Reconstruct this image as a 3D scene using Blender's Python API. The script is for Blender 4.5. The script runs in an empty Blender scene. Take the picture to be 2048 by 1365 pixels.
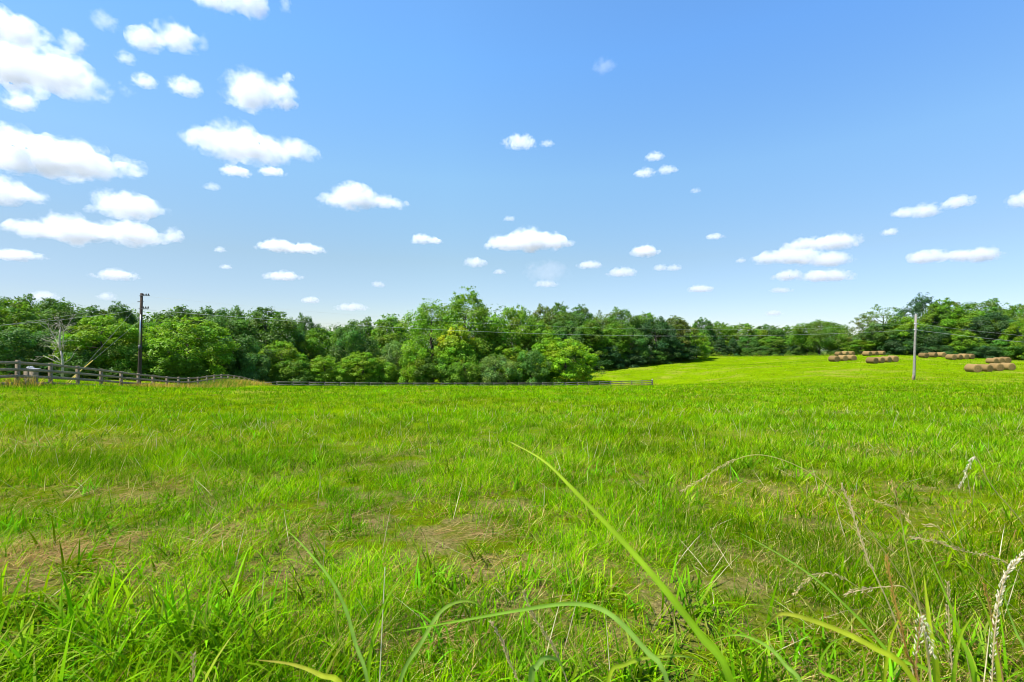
import bpy, bmesh, math, random
import numpy as np
from mathutils import Vector, Matrix

random.seed(7)
rng = np.random.default_rng(11)
scene = bpy.context.scene
COL = scene.collection
F = 910.0            # focal length in photo pixels (16 mm on 36 mm, 2048 wide)
CX, CY = 1024.0, 682.5
CZ = 1.2             # eye height

def W(px, py, Y):
    return np.array([(px - CX) / F * Y, Y, CZ + (CY - py) / F * Y])

# ------------------------------------------------------------------ helpers
def tag(o, label=None, cat=None, group=None, kind=None):
    if label: o['label'] = label
    if cat: o['category'] = cat
    if group: o['group'] = group
    if kind: o['kind'] = kind
    return o

def obj(name, me, mat=None, parent=None):
    o = bpy.data.objects.new(name, me)
    COL.objects.link(o)
    if mat is not None and me is not None:
        if len(me.materials) == 0:
            me.materials.append(mat)
    if parent is not None:
        o.parent = parent
    return o

def empty(name, loc, label, cat, group=None):
    o = bpy.data.objects.new(name, None)
    o.empty_display_size = 0.2
    COL.objects.link(o)
    o.location = loc
    return tag(o, label, cat, group, 'thing')

def np_mesh(name, V, loops, lens, col=None, smooth=False):
    me = bpy.data.meshes.new(name)
    V = np.ascontiguousarray(V, dtype=np.float32)
    loops = np.ascontiguousarray(loops, dtype=np.int32)
    lens = np.ascontiguousarray(lens, dtype=np.int32)
    me.vertices.add(len(V)); me.vertices.foreach_set('co', V.ravel())
    me.loops.add(len(loops)); me.loops.foreach_set('vertex_index', loops)
    me.polygons.add(len(lens))
    st = np.zeros(len(lens), dtype=np.int32); st[1:] = np.cumsum(lens)[:-1]
    me.polygons.foreach_set('loop_start', st)
    me.polygons.foreach_set('loop_total', lens)
    if smooth:
        me.polygons.foreach_set('use_smooth', np.ones(len(lens), dtype=bool))
    me.update(calc_edges=True)
    if col is not None:
        a = me.color_attributes.new('Col', 'FLOAT_COLOR', 'POINT')
        c4 = np.ones((len(V), 4), dtype=np.float32); c4[:, :3] = col
        a.data.foreach_set('color', c4.ravel())
    return me

class MB:
    """collects pieces of one mesh"""
    def __init__(s): s.v = []; s.f = []; s.n = 0; s.c = []
    def add(s, v, f, c=None):
        v = np.asarray(v, float)
        s.v.append(v)
        s.f += [[i + s.n for i in q] for q in f]
        s.n += len(v)
        s.c.append(np.tile(np.asarray(c if c is not None else (1, 1, 1), float), (len(v), 1)))
    def tube(s, P, R, n=7, c=None, caps=True):
        P = [np.asarray(p, float) for p in P]
        if np.isscalar(R): R = [R] * len(P)
        vs = []; fs = []
        prev = None
        for i, p in enumerate(P):
            d = P[min(i + 1, len(P) - 1)] - P[max(i - 1, 0)]
            d = d / (np.linalg.norm(d) + 1e-9)
            a = np.array([1., 0, 0]) if prev is None else prev
            if abs(np.dot(a, d)) > .95: a = np.array([0, 1., 0])
            a = a - d * np.dot(a, d); a /= np.linalg.norm(a); prev = a
            b = np.cross(d, a)
            for k in range(n):
                t = 2 * math.pi * k / n
                vs.append(p + R[i] * (math.cos(t) * a + math.sin(t) * b))
        for i in range(len(P) - 1):
            for k in range(n):
                fs.append([i * n + k, i * n + (k + 1) % n, (i + 1) * n + (k + 1) % n, (i + 1) * n + k])
        if caps:
            fs.append(list(range(n))[::-1]); fs.append([(len(P) - 1) * n + k for k in range(n)])
        s.add(vs, fs, c)
    def beam(s, p0, p1, w, h, c=None, jit=0.0):
        """box beam from p0 to p1: width w (horizontal), height h (vertical-ish)"""
        p0 = np.asarray(p0, float); p1 = np.asarray(p1, float)
        d = p1 - p0; d /= np.linalg.norm(d)
        up = np.array([0, 0, 1.]) if abs(d[2]) < .9 else np.array([0, 1., 0])
        a = np.cross(d, up); a /= np.linalg.norm(a); b = np.cross(a, d)
        vs = []
        for p in (p0, p1):
            for sa, sb in ((-1, -1), (1, -1), (1, 1), (-1, 1)):
                vs.append(p + a * sa * w / 2 + b * sb * h / 2 + (np.random.default_rng(s.n + len(vs)).random(3) - .5) * jit)
        s.add(vs, [[0, 3, 2, 1], [4, 5, 6, 7], [0, 1, 5, 4], [1, 2, 6, 5], [2, 3, 7, 6], [3, 0, 4, 7]], c)
    def mesh(s, name, smooth=False, bevel=0.0):
        V = np.concatenate(s.v); C = np.concatenate(s.c)
        L = [i for q in s.f for i in q]; N = [len(q) for q in s.f]
        me = np_mesh(name, V, L, N, C, smooth)
        if bevel > 0:
            bm = bmesh.new(); bm.from_mesh(me)
            bmesh.ops.bevel(bm, geom=list(bm.edges), offset=bevel, segments=1, affect='EDGES')
            bm.to_mesh(me); bm.free()
        return me

# value noise in numpy -------------------------------------------------
_perm = np.random.default_rng(3).random((256, 256))
def vnoise(x, y):
    xi = np.floor(x).astype(int); yi = np.floor(y).astype(int)
    fx = x - xi; fy = y - yi
    fx = fx * fx * (3 - 2 * fx); fy = fy * fy * (3 - 2 * fy)
    g = lambda a, b: _perm[a % 256, b % 256]
    return (g(xi, yi) * (1 - fx) + g(xi + 1, yi) * fx) * (1 - fy) + (g(xi, yi + 1) * (1 - fx) + g(xi + 1, yi + 1) * fx) * fy
def fbm(x, y, o=4):
    s = 0; a = .5; t = 0
    for k in range(o):
        s = s + a * vnoise(x * 2 ** k + 17.3 * k, y * 2 ** k + 9.1 * k); t += a; a *= .5
    return s / t

# ------------------------------------------------------------------ materials
def new_mat(name):
    m = bpy.data.materials.new(name); m.use_nodes = True
    nt = m.node_tree; nt.nodes.clear()
    out = nt.nodes.new('ShaderNodeOutputMaterial')
    return m, nt, out
def N(nt, t, **kw):
    n = nt.nodes.new(t)
    for k, v in kw.items():
        if k.startswith('i_'):
            n.inputs[k[2:].replace('_', ' ')].default_value = v
        else: setattr(n, k, v)
    return n
def mixc(nt, a, b, fac, mode='MIX'):
    n = nt.nodes.new('ShaderNodeMix'); n.data_type = 'RGBA'; n.blend_type = mode
    for s, v in ((n.inputs[0], fac), (n.inputs[6], a), (n.inputs[7], b)):
        if hasattr(v, 'links'): nt.links.new(v, s)
        elif isinstance(v, (int, float)): s.default_value = v
        else: s.default_value = (*v, 1)
    return n.outputs[2]

def leaf_material(name, trans, rough, spec, tint_t=(1.1, 1.15, .5), objcol=True):
    m, nt, out = new_mat(name)
    at = N(nt, 'ShaderNodeAttribute', attribute_name='Col')
    col = at.outputs['Color']
    if objcol:
        oi = N(nt, 'ShaderNodeObjectInfo')
        col = mixc(nt, col, oi.outputs['Color'], 1.0, 'MULTIPLY')
    p = N(nt, 'ShaderNodeBsdfPrincipled', i_Roughness=rough)
    p.inputs['Specular IOR Level'].default_value = spec
    nt.links.new(col, p.inputs['Base Color'])
    tr = N(nt, 'ShaderNodeBsdfTranslucent')
    tc = mixc(nt, col, tint_t, 1.0, 'MULTIPLY')
    nt.links.new(tc, tr.inputs['Color'])
    mx = N(nt, 'ShaderNodeMixShader'); mx.inputs[0].default_value = trans
    nt.links.new(p.outputs[0], mx.inputs[1]); nt.links.new(tr.outputs[0], mx.inputs[2])
    nt.links.new(mx.outputs[0], out.inputs['Surface'])
    return m

M_LEAF = leaf_material('leaf', .37, .5, .2)
M_GRASS = leaf_material('grass_blade', .34, .6, .0, objcol=False)
M_BLADE = leaf_material('long_blade', .45, .42, .25, objcol=False)

def wood_material(name, c1, c2, rough=.85, scale=6, stretch=(1, 1, 1)):
    m, nt, out = new_mat(name)
    tc = N(nt, 'ShaderNodeTexCoord'); mp = N(nt, 'ShaderNodeMapping'); mp.inputs['Scale'].default_value = stretch
    nt.links.new(tc.outputs['Object'], mp.inputs[0])
    no = N(nt, 'ShaderNodeTexNoise'); no.inputs['Scale'].default_value = scale; no.inputs['Detail'].default_value = 6; no.inputs['Roughness'].default_value = .65
    nt.links.new(mp.outputs[0], no.inputs['Vector'])
    rp = N(nt, 'ShaderNodeValToRGB'); rp.color_ramp.elements[0].position = .35; rp.color_ramp.elements[1].position = .68
    nt.links.new(no.outputs['Fac'], rp.inputs[0])
    c = mixc(nt, c1, c2, rp.outputs[0])
    p = N(nt, 'ShaderNodeBsdfPrincipled', i_Roughness=rough); p.inputs['Specular IOR Level'].default_value = .2
    nt.links.new(c, p.inputs['Base Color'])
    bu = N(nt, 'ShaderNodeBump'); bu.inputs['Strength'].default_value = .4; bu.inputs['Distance'].default_value = .02
    nt.links.new(no.outputs['Fac'], bu.inputs['Height']); nt.links.new(bu.outputs[0], p.inputs['Normal'])
    nt.links.new(p.outputs[0], out.inputs['Surface'])
    return m
M_RAIL = wood_material('weathered_board', (.16, .12, .08), (.40, .305, .20), scale=5, stretch=(1.2, 1.2, 9))
M_POST = wood_material('weathered_post', (.13, .095, .065), (.34, .26, .18), scale=9, stretch=(4, 4, 1))
M_DRAIL = wood_material('dark_board', (.06, .055, .05), (.19, .175, .155), scale=5, stretch=(1, 1, 6))
M_POLE = wood_material('creosoted_pole', (.022, .017, .013), (.085, .06, .042), scale=7, stretch=(5, 5, .7))
M_GPOLE = wood_material('silvered_pole', (.12, .11, .095), (.31, .29, .26), scale=6, stretch=(5, 5, .5))
M_BARK = wood_material('bark', (.045, .035, .025), (.13, .105, .08), scale=4, stretch=(3, 3, .8))
M_DEAD = wood_material('bleached_wood', (.26, .22, .17), (.55, .49, .40), scale=5, stretch=(3, 3, 1))

def plain(name, c, rough=.6, metal=0., spec=.3, bump=None):
    m, nt, out = new_mat(name)
    p = N(nt, 'ShaderNodeBsdfPrincipled', i_Roughness=rough, i_Metallic=metal)
    p.inputs['Specular IOR Level'].default_value = spec
    no = N(nt, 'ShaderNodeTexNoise'); no.inputs['Scale'].default_value = 14
    tc = N(nt, 'ShaderNodeTexCoord'); nt.links.new(tc.outputs['Object'], no.inputs['Vector'])
    cc = mixc(nt, tuple(x * .8 for x in c), tuple(min(1, x * 1.15) for x in c), no.outputs['Fac'])
    nt.links.new(cc, p.inputs['Base Color']); nt.links.new(p.outputs[0], out.inputs['Surface'])
    return m
M_STEEL = plain('galvanised_steel', (.55, .57, .60), .35, .6)
M_WIRE = plain('aluminium_wire', (.42, .43, .42), .5, .2)
M_DARKMETAL = plain('dark_fitting', (.05, .05, .055), .5)
M_YELLOW = plain('yellow_guard', (.55, .42, .05), .5)
M_WHITE = plain('white_plastic', (.5, .5, .51), .6)
M_SEED = leaf_material('seed', .45, .7, .15, tint_t=(1, 1, 1), objcol=False)

# ------------------------------------------------------------------ terrain
TOPS = [723, 728, 734, 739, 744, 748, 751, 754, 755.5, 756, 755, 752.5, 750.5, 749.5, 750, 751.5, 753, 755, 757.5, 760, 763, 766]
FX0, FDX, FY0, FDY = -24.7, -.708, 22.7, 2.34
FENCE_H = 1.2
def fence1(n): return FX0 + FDX * n, FY0 + FDY * n
def fence2(m):
    u = (-.4453 * 76 + m * 2.338); return u, 76 + .705 * m
F2TOP = lambda px: float(np.interp(px, [520, 540, 600, 700, 800, 1000, 1100, 1150, 1200, 1250, 1304], [766, 763.3, 764, 765.2, 766, 766, 765.6, 764.8, 763.4, 762.2, 760.8]))

ctrl = []
def cp(px, y, Y):
    p = W(px, y, Y); ctrl.append((p[0], p[1], p[2] - CZ))
def cz(x, y, z): ctrl.append((x, y, z))
for x in (-14, -5, 0, 5, 14):
    cz(x, 0, -1.2); cz(x, -15, -1.0)
for x in (-9, 0, 9): cz(x, 8, -1.72)
for x in (-16, -6, 6, 16): cz(x, 20, -2.6)
for n in range(0, 22, 2):
    x, y = fence1(n); ytop = TOPS[n]
    cz(x, y, -(ytop - CY) / F * y - FENCE_H)
cz(-26.5, 14, -1.65)
cz(-30, 10, -1.4)
for m in range(-2, 29, 3):
    x, y = fence2(m); px = CX + x / y * F
    cz(x, y, -(F2TOP(px) - CY) / F * y - FENCE_H)
for px in (380, 560, 760, 960, 1160): cp(px, 772.6, 58)
for px in (300, 560, 860, 1160): cp(px, 777.5, 40)
cp(1330, 771, 60); cp(1330, 778, 40); cp(1600, 777, 38); cp(2000, 779, 36); cp(2300, 781, 34)
cp(1600, 765, 58); cp(1828, 760, 60); cp(2100, 758, 58); cp(2400, 758, 55)
cp(1450, 752, 90); cp(1450, 728, 140); cp(1200, 743.5, 121); cp(1390, 717.5, 150); cp(1240, 754, 104)
cp(1500, 714, 186); cp(1600, 712, 178)
cp(1978, 745, 75); cp(1685, 722.5, 102); cp(1766, 726, 94); cp(1690, 711.5, 141); cp(1747, 711.5, 127)
cp(1865, 715.5, 116); cp(1918, 719.5, 111); cp(1996, 727.5, 102); cp(2200, 735, 90); cp(2048, 722, 128); cp(1850, 713, 140)
cp(20, 757, 60); cp(150, 758, 62); cp(-200, 750, 50); cp(280, 762, 64); cp(450, 764, 80); cp(620, 768, 92)
cp(900, 773, 100); cp(1100, 768, 102); cp(1150, 757, 112); cp(800, 765, 130)
for x in (-260, -130, 0, 130, 260): cz(x, 250, -7)
for x in (-260, 260): cz(x, 90, -6); cz(x, -60, -3)
cz(-60, -60, -1); cz(60, -60, -1); cz(-70, 20, -2); cz(70, 20, -2.6)
ctrl = np.array(ctrl)
def _tps():
    n = len(ctrl); S = 60.0
    P = ctrl[:, :2] / S
    d2 = ((P[:, None] - P[None]) ** 2).sum(-1)
    K = .5 * d2 * np.log(d2 + 1e-12) + np.eye(n) * 2e-4
    A = np.zeros((n + 3, n + 3)); A[:n, :n] = K; A[:n, n] = 1; A[:n, n + 1:] = P; A[n, :n] = 1; A[n + 1:, :n] = P.T
    b = np.zeros(n + 3); b[:n] = ctrl[:, 2]
    return P, np.linalg.solve(A, b), S
_P, _w, _S = _tps()
def G(x, y):
    """ground height at world x, y"""
    x = np.asarray(x, float); y = np.asarray(y, float); sh = x.shape
    q = np.stack([x.ravel(), y.ravel()], 1) / _S
    z = np.empty(len(q))
    for i in range(0, len(q), 40000):
        a = q[i:i + 40000]
        d2 = ((a[:, None] - _P[None]) ** 2).sum(-1)
        z[i:i + 40000] = (.5 * d2 * np.log(d2 + 1e-12)) @ _w[:-3] + _w[-3] + a @ _w[-2:]
    r = np.hypot(x.ravel(), y.ravel() - 80)
    k = np.clip((r - 160) / 120, 0, 1); k = k * k * (3 - 2 * k)
    z = np.clip(z, -14, 4)
    z = z * (1 - k) + (-7.0) * k
    b = (fbm(x.ravel() * .45, y.ravel() * .45, 3) - .5) * .16 * np.clip(r * 0 + 1, 0, 1)
    return (z + b).reshape(sh) + CZ
def g1(x, y): return float(G(np.array([x]), np.array([y]))[0])

# dry patches in the pasture (1 = straw / bare)
SPOTS = [(95, 1112, 1.1, 1.0), (130, 1095, .9, .8), (430, 1085, .9, .7), (560, 1065, .8, .5), (950, 1075, .55, .9), (1000, 1140, .5, .8), (260, 985, 1.3, .7), (90, 885, 1.6, .8),
         (640, 1040, .8, .5), (1450, 985, 1.0, .5), (1650, 1000, 1.0, .6), (880, 1290, .45, .8), (700, 1310, .35, .8), (300, 1150, .4, .6),
         (330, 880, 1.0, .5), (1100, 935, .9, .4), (1700, 1110, .6, .5), (1480, 1130, .6, .5), (1100, 1330, .5, .8), (1590, 1320, .45, .8)]
_spots = []
for (px, py, r, a) in SPOTS:
    t = (py - CY) / F; Y = 3.0
    for k in range(40): Y = (CZ - g1((px - CX) / F * Y, Y)) / t
    _spots.append(((px - CX) / F * Y, Y, r * Y / 6, a))
def dry(x, y):
    d = np.clip((fbm(x * .62 + 40, y * .62, 4) - .50) * 3.2, 0, 1) * .46
    for (sx, sy, r, a) in _spots:
        d = np.maximum(d, .8 * a * np.exp(-(((x - sx) / (r * 1.5)) ** 2 + ((y - sy) / r) ** 2)))
    return np.clip(d, 0, 1)

def build_ground():
    s = np.linspace(-1, 1, 261); xs = np.sinh(s * 6.2) / math.sinh(6.2) * 6000
    t = np.linspace(-.62, 1, 300); ys = np.sinh(t * 6.4) / math.sinh(6.4) * 7000
    X, Y = np.meshgrid(xs, ys)
    Z = G(X, Y)
    nx, ny = len(xs), len(ys)
    V = np.stack([X.ravel(), Y.ravel(), Z.ravel()], 1)
    i = np.arange(nx * ny).reshape(ny, nx)
    q = np.stack([i[:-1, :-1], i[:-1, 1:], i[1:, 1:], i[1:, :-1]], -1).reshape(-1, 4)
    me = np_mesh('ground', V, q.ravel(), np.full(len(q), 4), None, True)
    m, nt, out = new_mat('pasture_ground')
    tc = N(nt, 'ShaderNodeNewGeometry')
    def noise(sc, det=5, rough=.6):
        n = N(nt, 'ShaderNodeTexNoise'); n.inputs['Scale'].default_value = sc; n.inputs['Detail'].default_value = det; n.inputs['Roughness'].default_value = rough
        nt.links.new(tc.outputs['Position'], n.inputs['Vector']); return n.outputs['Fac']
    def ramp(v, a, b):
        r = N(nt, 'ShaderNodeMapRange'); r.inputs['From Min'].default_value = a; r.inputs['From Max'].default_value = b
        nt.links.new(v, r.inputs['Value']); return r.outputs[0]
    g = mixc(nt, (.11, .185, .001), (.155, .255, .001), ramp(noise(.25), .35, .65))
    g = mixc(nt, g, (.07, .12, .002), ramp(noise(3.5, 6, .75), .5, .72))
    g = mixc(nt, g, (.23, .27, .01), ramp(noise(1.1, 6, .7), .56, .78))
    g = mixc(nt, g, (.24, .24, .03), ramp(noise(.12, 5, .6), .52, .72))
    g = mixc(nt, g, (.06, .12, .004), ramp(noise(.5, 7, .8), .60, .70))
    g = mixc(nt, g, (.26, .22, .07), ramp(noise(.33, 6, .7), .62, .74))
    th = mixc(nt, (.10, .07, .025), (.36, .28, .11), ramp(noise(30, 6, .85), .38, .66))
    th = mixc(nt, th, (.11, .15, .004), ramp(noise(2.2, 5, .7), .36, .56))
    wx = N(nt, 'ShaderNodeVectorMath', operation='LENGTH'); nt.links.new(tc.outputs['Position'], wx.inputs[0])
    edge = N(nt, 'ShaderNodeMath', operation='ADD'); nt.links.new(ramp(wx.outputs['Value'], 4, 12), edge.inputs[0])
    ed2 = N(nt, 'ShaderNodeMath', operation='MULTIPLY_ADD'); nt.links.new(noise(.3), ed2.inputs[0]); ed2.inputs[1].default_value = .6; ed2.inputs[2].default_value = -.3
    nt.links.new(ed2.outputs[0], edge.inputs[1]); edge.use_clamp = True
    g = mixc(nt, th, g, edge.outputs[0])
    fine = noise(22, 4, .8)
    g = mixc(nt, g, (.03, .045, .006), ramp(fine, .54, .68))
    sxy = N(nt, 'ShaderNodeVectorMath', operation='LENGTH'); nt.links.new(tc.outputs['Position'], sxy.inputs[0])
    g = mixc(nt, g, (.10, .11, .085), ramp(sxy.outputs['Value'], 260, 420))      # woods and tilled land far off
    p = N(nt, 'ShaderNodeBsdfPrincipled', i_Roughness=.9); p.inputs['Specular IOR Level'].default_value = .0
    nt.links.new(g, p.inputs['Base Color'])
    bu = N(nt, 'ShaderNodeBump'); bu.inputs['Strength'].default_value = .8; bu.inputs['Distance'].default_value = .12
    nt.links.new(noise(9, 6, .8), bu.inputs['Height']); nt.links.new(bu.outputs[0], p.inputs['Normal'])
    nt.links.new(p.outputs[0], out.inputs['Surface'])
    o = obj('ground', me, m); tag(o, kind='structure')
build_ground()

# ------------------------------------------------------------------ grass
def blades(x, y, z, L, w, az, lean, curl, segs, col, tipcol=None, twist=None):
    n = len(x)
    if twist is None: twist = rng.normal(0, .5, n)
    dx, dy = np.cos(az), np.sin(az)
    sx, sy = np.cos(az + math.pi / 2 + twist), np.sin(az + math.pi / 2 + twist)
    nv = 2 * segs + 1
    V = np.empty((n, nv, 3)); C = np.empty((n, nv, 3))
    r = np.zeros(n); h = np.zeros(n)
    for k in range(segs + 1):
        t = k / segs
        if k > 0:
            tm = (k - .5) / segs; th = lean + curl * tm
            r = r + L / segs * np.sin(th); h = h + L / segs * np.cos(th)
        wt = w * (1.0 - t ** 1.8) * (.55 + .45 * min(1, t * 4 + .2)) * .5
        cc = col if tipcol is None else col * (1 - t ** 2) + tipcol * t ** 2
        cx = x + dx * r; cy = y + dy * r; czz = z + h
        if k < segs:
            V[:, 2 * k, 0] = cx - sx * wt; V[:, 2 * k, 1] = cy - sy * wt; V[:, 2 * k, 2] = czz
            V[:, 2 * k + 1, 0] = cx + sx * wt; V[:, 2 * k + 1, 1] = cy + sy * wt; V[:, 2 * k + 1, 2] = czz
            C[:, 2 * k] = cc; C[:, 2 * k + 1] = cc
        else:
            V[:, 2 * k, 0] = cx; V[:, 2 * k, 1] = cy; V[:, 2 * k, 2] = czz; C[:, 2 * k] = cc
    pat = []; ln = []
    for k in range(segs - 1):
        pat += [2 * k, 2 * k + 1, 2 * k + 3, 2 * k + 2]; ln.append(4)
    k = segs - 1
    pat += [2 * k, 2 * k + 1, 2 * k + 2]; ln.append(3)
    Lp = (np.arange(n)[:, None] * nv + np.array(pat)[None]).ravel()
    return V.reshape(-1, 3), Lp, np.tile(ln, n), C.reshape(-1, 3)

def join(parts):
    V = []; Lp = []; ln = []; C = []; o = 0
    for (v, l, n, c) in parts:
        V.append(v); Lp.append(l + o); ln.append(n); C.append(c); o += len(v)
    return np.concatenate(V), np.concatenate(Lp), np.concatenate(ln), np.concatenate(C)

TREELINE = ([-400, 0, 300, 500, 820, 1150, 1192, 1200, 1390, 1420, 1590, 1700, 1850, 2400],
            [48, 58, 62, 76, 90, 100, 106, 119, 150, 186, 176, 150, 138, 124])
def ring(d0, d1, dens, umax=1.28):
    A = umax * (d1 * d1 - d0 * d0); n = int(A * dens)
    d = np.sqrt(rng.uniform(d0 * d0, d1 * d1, n)); u = rng.uniform(-umax, umax, n)
    x, y = u * d, d
    ok = y < np.interp(CX + u * F, *TREELINE)
    return x[ok], y[ok]

GREENS = np.array([(.148, .295, .001), (.108, .275, .001), (.19, .325, .001), (.050, .17, .002), (.23, .355, .004)])
STRAW = np.array([(.42, .31, .08), (.31, .18, .06), (.50, .41, .14), (.21, .11, .04), (.36, .31, .05)])
def pick_col(n, d, wet):
    g = GREENS[rng.integers(0, len(GREENS), n)] * rng.uniform(.5, 1.4, (n, 1))
    g = g * (.78 + .44 * wet[:, None]) * np.stack([1.15 - .3 * wet, np.ones(n), np.ones(n)], 1)
    s = STRAW[rng.integers(0, len(STRAW), n)] * rng.uniform(.75, 1.25, (n, 1))
    m = rng.random(n) < d
    return np.where(m[:, None], s, g), m

def grass():
    parts = []
    # fine thatch and turf blades, density and width by distance
    for (d0, d1, dens, segs, Lm, wm) in ((.9, 3.2, 8500, 3, .12, .0036), (3.2, 6.5, 4600, 3, .125, .0046), (6.5, 12, 1700, 2, .135, .0072),
                                         (12, 24, 360, 2, .15, .013), (24, 46, 85, 2, .17, .026), (46, 80, 24, 1, .19, .055), (80, 185, 9, 1, .2, .10)):
        x, y = ring(d0, d1, dens); n = len(x)
        dr = dry(x, y); wet = fbm(x * .35 + 7, y * .35 + 3, 4)
        wet = np.clip((wet - .5) * 1.8 + .5, 0, 1)
        tuft = fbm(x * 2.3, y * 2.3 + 50, 3); tuft = np.clip((tuft - .5) * 3 + .5, 0, 1)
        far = min(1, d0 / 40)
        if d0 < 24:
            keep = rng.random(n) < .28 + .72 * tuft
            x, y, dr, wet, tuft = x[keep], y[keep], dr[keep], wet[keep], tuft[keep]; n = len(x)
        deep = np.clip((fbm(x * 1.5 + 31, y * 1.5 + 77, 4) - .5) * 4 + .5, 0, 1)
        col, m = pick_col(n, .10 + .62 * dr * (1 - .35 * far) + .11 * (1 - far), wet)
        col = col * np.where(m, 1., .66 + .5 * deep)[:, None] * np.stack([.86 + .2 * deep, np.ones(n), np.ones(n)], 1)
        L = Lm * rng.uniform(.5, 1.5, n) * (.6 + .8 * tuft) * (1 - .35 * dr)
        w = wm * rng.uniform(.6, 1.4, n)
        az = rng.uniform(0, 2 * math.pi, n)
        az = np.where(m, rng.normal(.25, .9, n), az)
        lean = np.abs(rng.normal(.62, .38, n)) + m * rng.uniform(.3, .9, n)
        curl = rng.uniform(.1, 1.3, n)
        parts.append(blades(x, y, G(x, y) - .01, L, w, az, lean, curl, segs, col))
    # broad-leaved tufts
    for (d0, d1, dens, nb, segs, Lm, wm) in ((1.0, 3.0, 60, 11, 6, .25, .0135), (3.0, 6.5, 46, 10, 5, .23, .0145), (6.5, 13, 26, 9, 4, .23, .018), (13, 26, 10, 8, 3, .25, .026), (26, 50, 2.6, 8, 2, .26, .042), (50, 150, .10, 9, 1, .34, .10)):
        x, y = ring(d0, d1, dens)
        if d0 < 1.5:       # lush clumps along the near edge
            for (qx, qy, m_) in ((60, 1330, 7), (150, 1290, 8), (240, 1330, 8), (330, 1280, 8), (420, 1320, 8), (480, 1250, 6), (60, 1230, 5), (720, 1350, 5), (1075, 1400, 7), (1110, 1370, 4), (1240, 1390, 6), (1300, 1370, 4), (1480, 1390, 5), (1560, 1380, 5), (1720, 1370, 5), (1960, 1340, 6), (840, 1180, 4), (1190, 1060, 5), (1380, 1240, 4)):
                t_ = (qy - CY) / F; Yq = 1.2 / t_
                for _ in range(12): Yq = (CZ - g1((qx - CX) / F * Yq, Yq)) / t_
                x = np.append(x, (qx - CX) / F * Yq + rng.normal(0, .07, m_)); y = np.append(y, Yq + rng.normal(0, .06, m_))
        px = CX + x / y * F
        pr = np.clip((fbm(x * .9 + 90, y * .9 + 20, 4) - .40) * 4.5, .08, 1)
        pr = np.maximum(pr, ((px < 540) & (y < 2.2)) * .8)
        pr = pr * (1 - .75 * dry(x, y))
        if d0 < 1.5: pr[-109:] = 1.
        ok = rng.random(len(x)) < pr
        x, y = x[ok], y[ok]
        sc = rng.uniform(.55, 1.25, len(x)) * np.where((CX + x / y * F < 560) & (y < 2.3), 1.05, .82)
        tint = rng.uniform(.40, 1.3, (len(x), 1)) * np.array([[.138, .30, .003]]) * np.stack([rng.uniform(.7, 1.35, len(x)), np.ones(len(x)), rng.uniform(.4, 3.0, len(x))], 1)
        k = len(x)
        x = np.repeat(x, nb); y = np.repeat(y, nb); sc = np.repeat(sc, nb); tint = np.repeat(tint, nb, 0)
        n = len(x)
        x = x + rng.normal(0, .045, n); y = y + rng.normal(0, .045, n)
        L = Lm * sc * rng.uniform(.45, 1.3, n); w = wm * rng.uniform(.5, 1.25, n) * np.sqrt(sc)
        az = rng.uniform(0, 2 * math.pi, n)
        lean = np.abs(rng.normal(.34, .24, n)); curl = rng.uniform(.4, 2.5, n) * rng.uniform(.5, 1, n)
        col = tint * rng.uniform(.8, 1.25, (n, 1))
        tip = np.where((rng.random(n) < .18)[:, None], np.array([[.3, .27, .06]]), col * 1.1)
        parts.append(blades(x, y, G(x, y) - .01, L, w, az, lean, curl, segs, col, tip, twist=rng.normal(0, .25, n)))
    # matted straw lying on the bare patches
    for (d0, d1, dens, wm) in ((1.0, 3.5, 2600, .0032), (3.5, 8, 1000, .005), (8, 20, 150, .010)):
        x, y = ring(d0, d1, dens); dr = dry(x, y)
        ok = rng.random(len(x)) < np.clip(dr * 1.2 - .35, 0, .8); x, y, dr = x[ok], y[ok], dr[ok]; n = len(x)
        col = np.array([(.40, .27, .10), (.33, .18, .075), (.46, .33, .14), (.24, .12, .05)])[rng.integers(0, 4, n)] * rng.uniform(.6, 1.4, (n, 1))
        parts.append(blades(x, y, G(x, y) + rng.uniform(.005, .05, n), rng.uniform(.08, .24, n), wm * rng.uniform(.6, 1.3, n), rng.normal(.35, .6, n), rng.uniform(1.25, 1.65, n), rng.normal(.1, .25, n), 2, col, twist=rng.normal(0, .6, n)))
    # pale dead stems
    x, y = ring(1.2, 14, 16); n = len(x)
    ok = rng.random(n) < .25 + dry(x, y); x, y = x[ok], y[ok]; n = len(x)
    col = np.array([[.5, .43, .26]]) * rng.uniform(.7, 1.2, (n, 1))
    parts.append(blades(x, y, G(x, y), rng.uniform(.15, .38, n), np.full(n, .0035) * (1 + y / 9), rng.uniform(0, 6.28, n), rng.uniform(.2, 1.4, n), rng.uniform(-.2, .5, n), 3, col))
    V, Lp, ln, C = join(parts)
    me = np_mesh('grass', V, Lp, ln, C)
    o = obj('grass', me, M_GRASS)
    tag(o, 'green mown pasture grass with straw patches covering the field', 'grass', kind='stuff')
grass()

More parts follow.
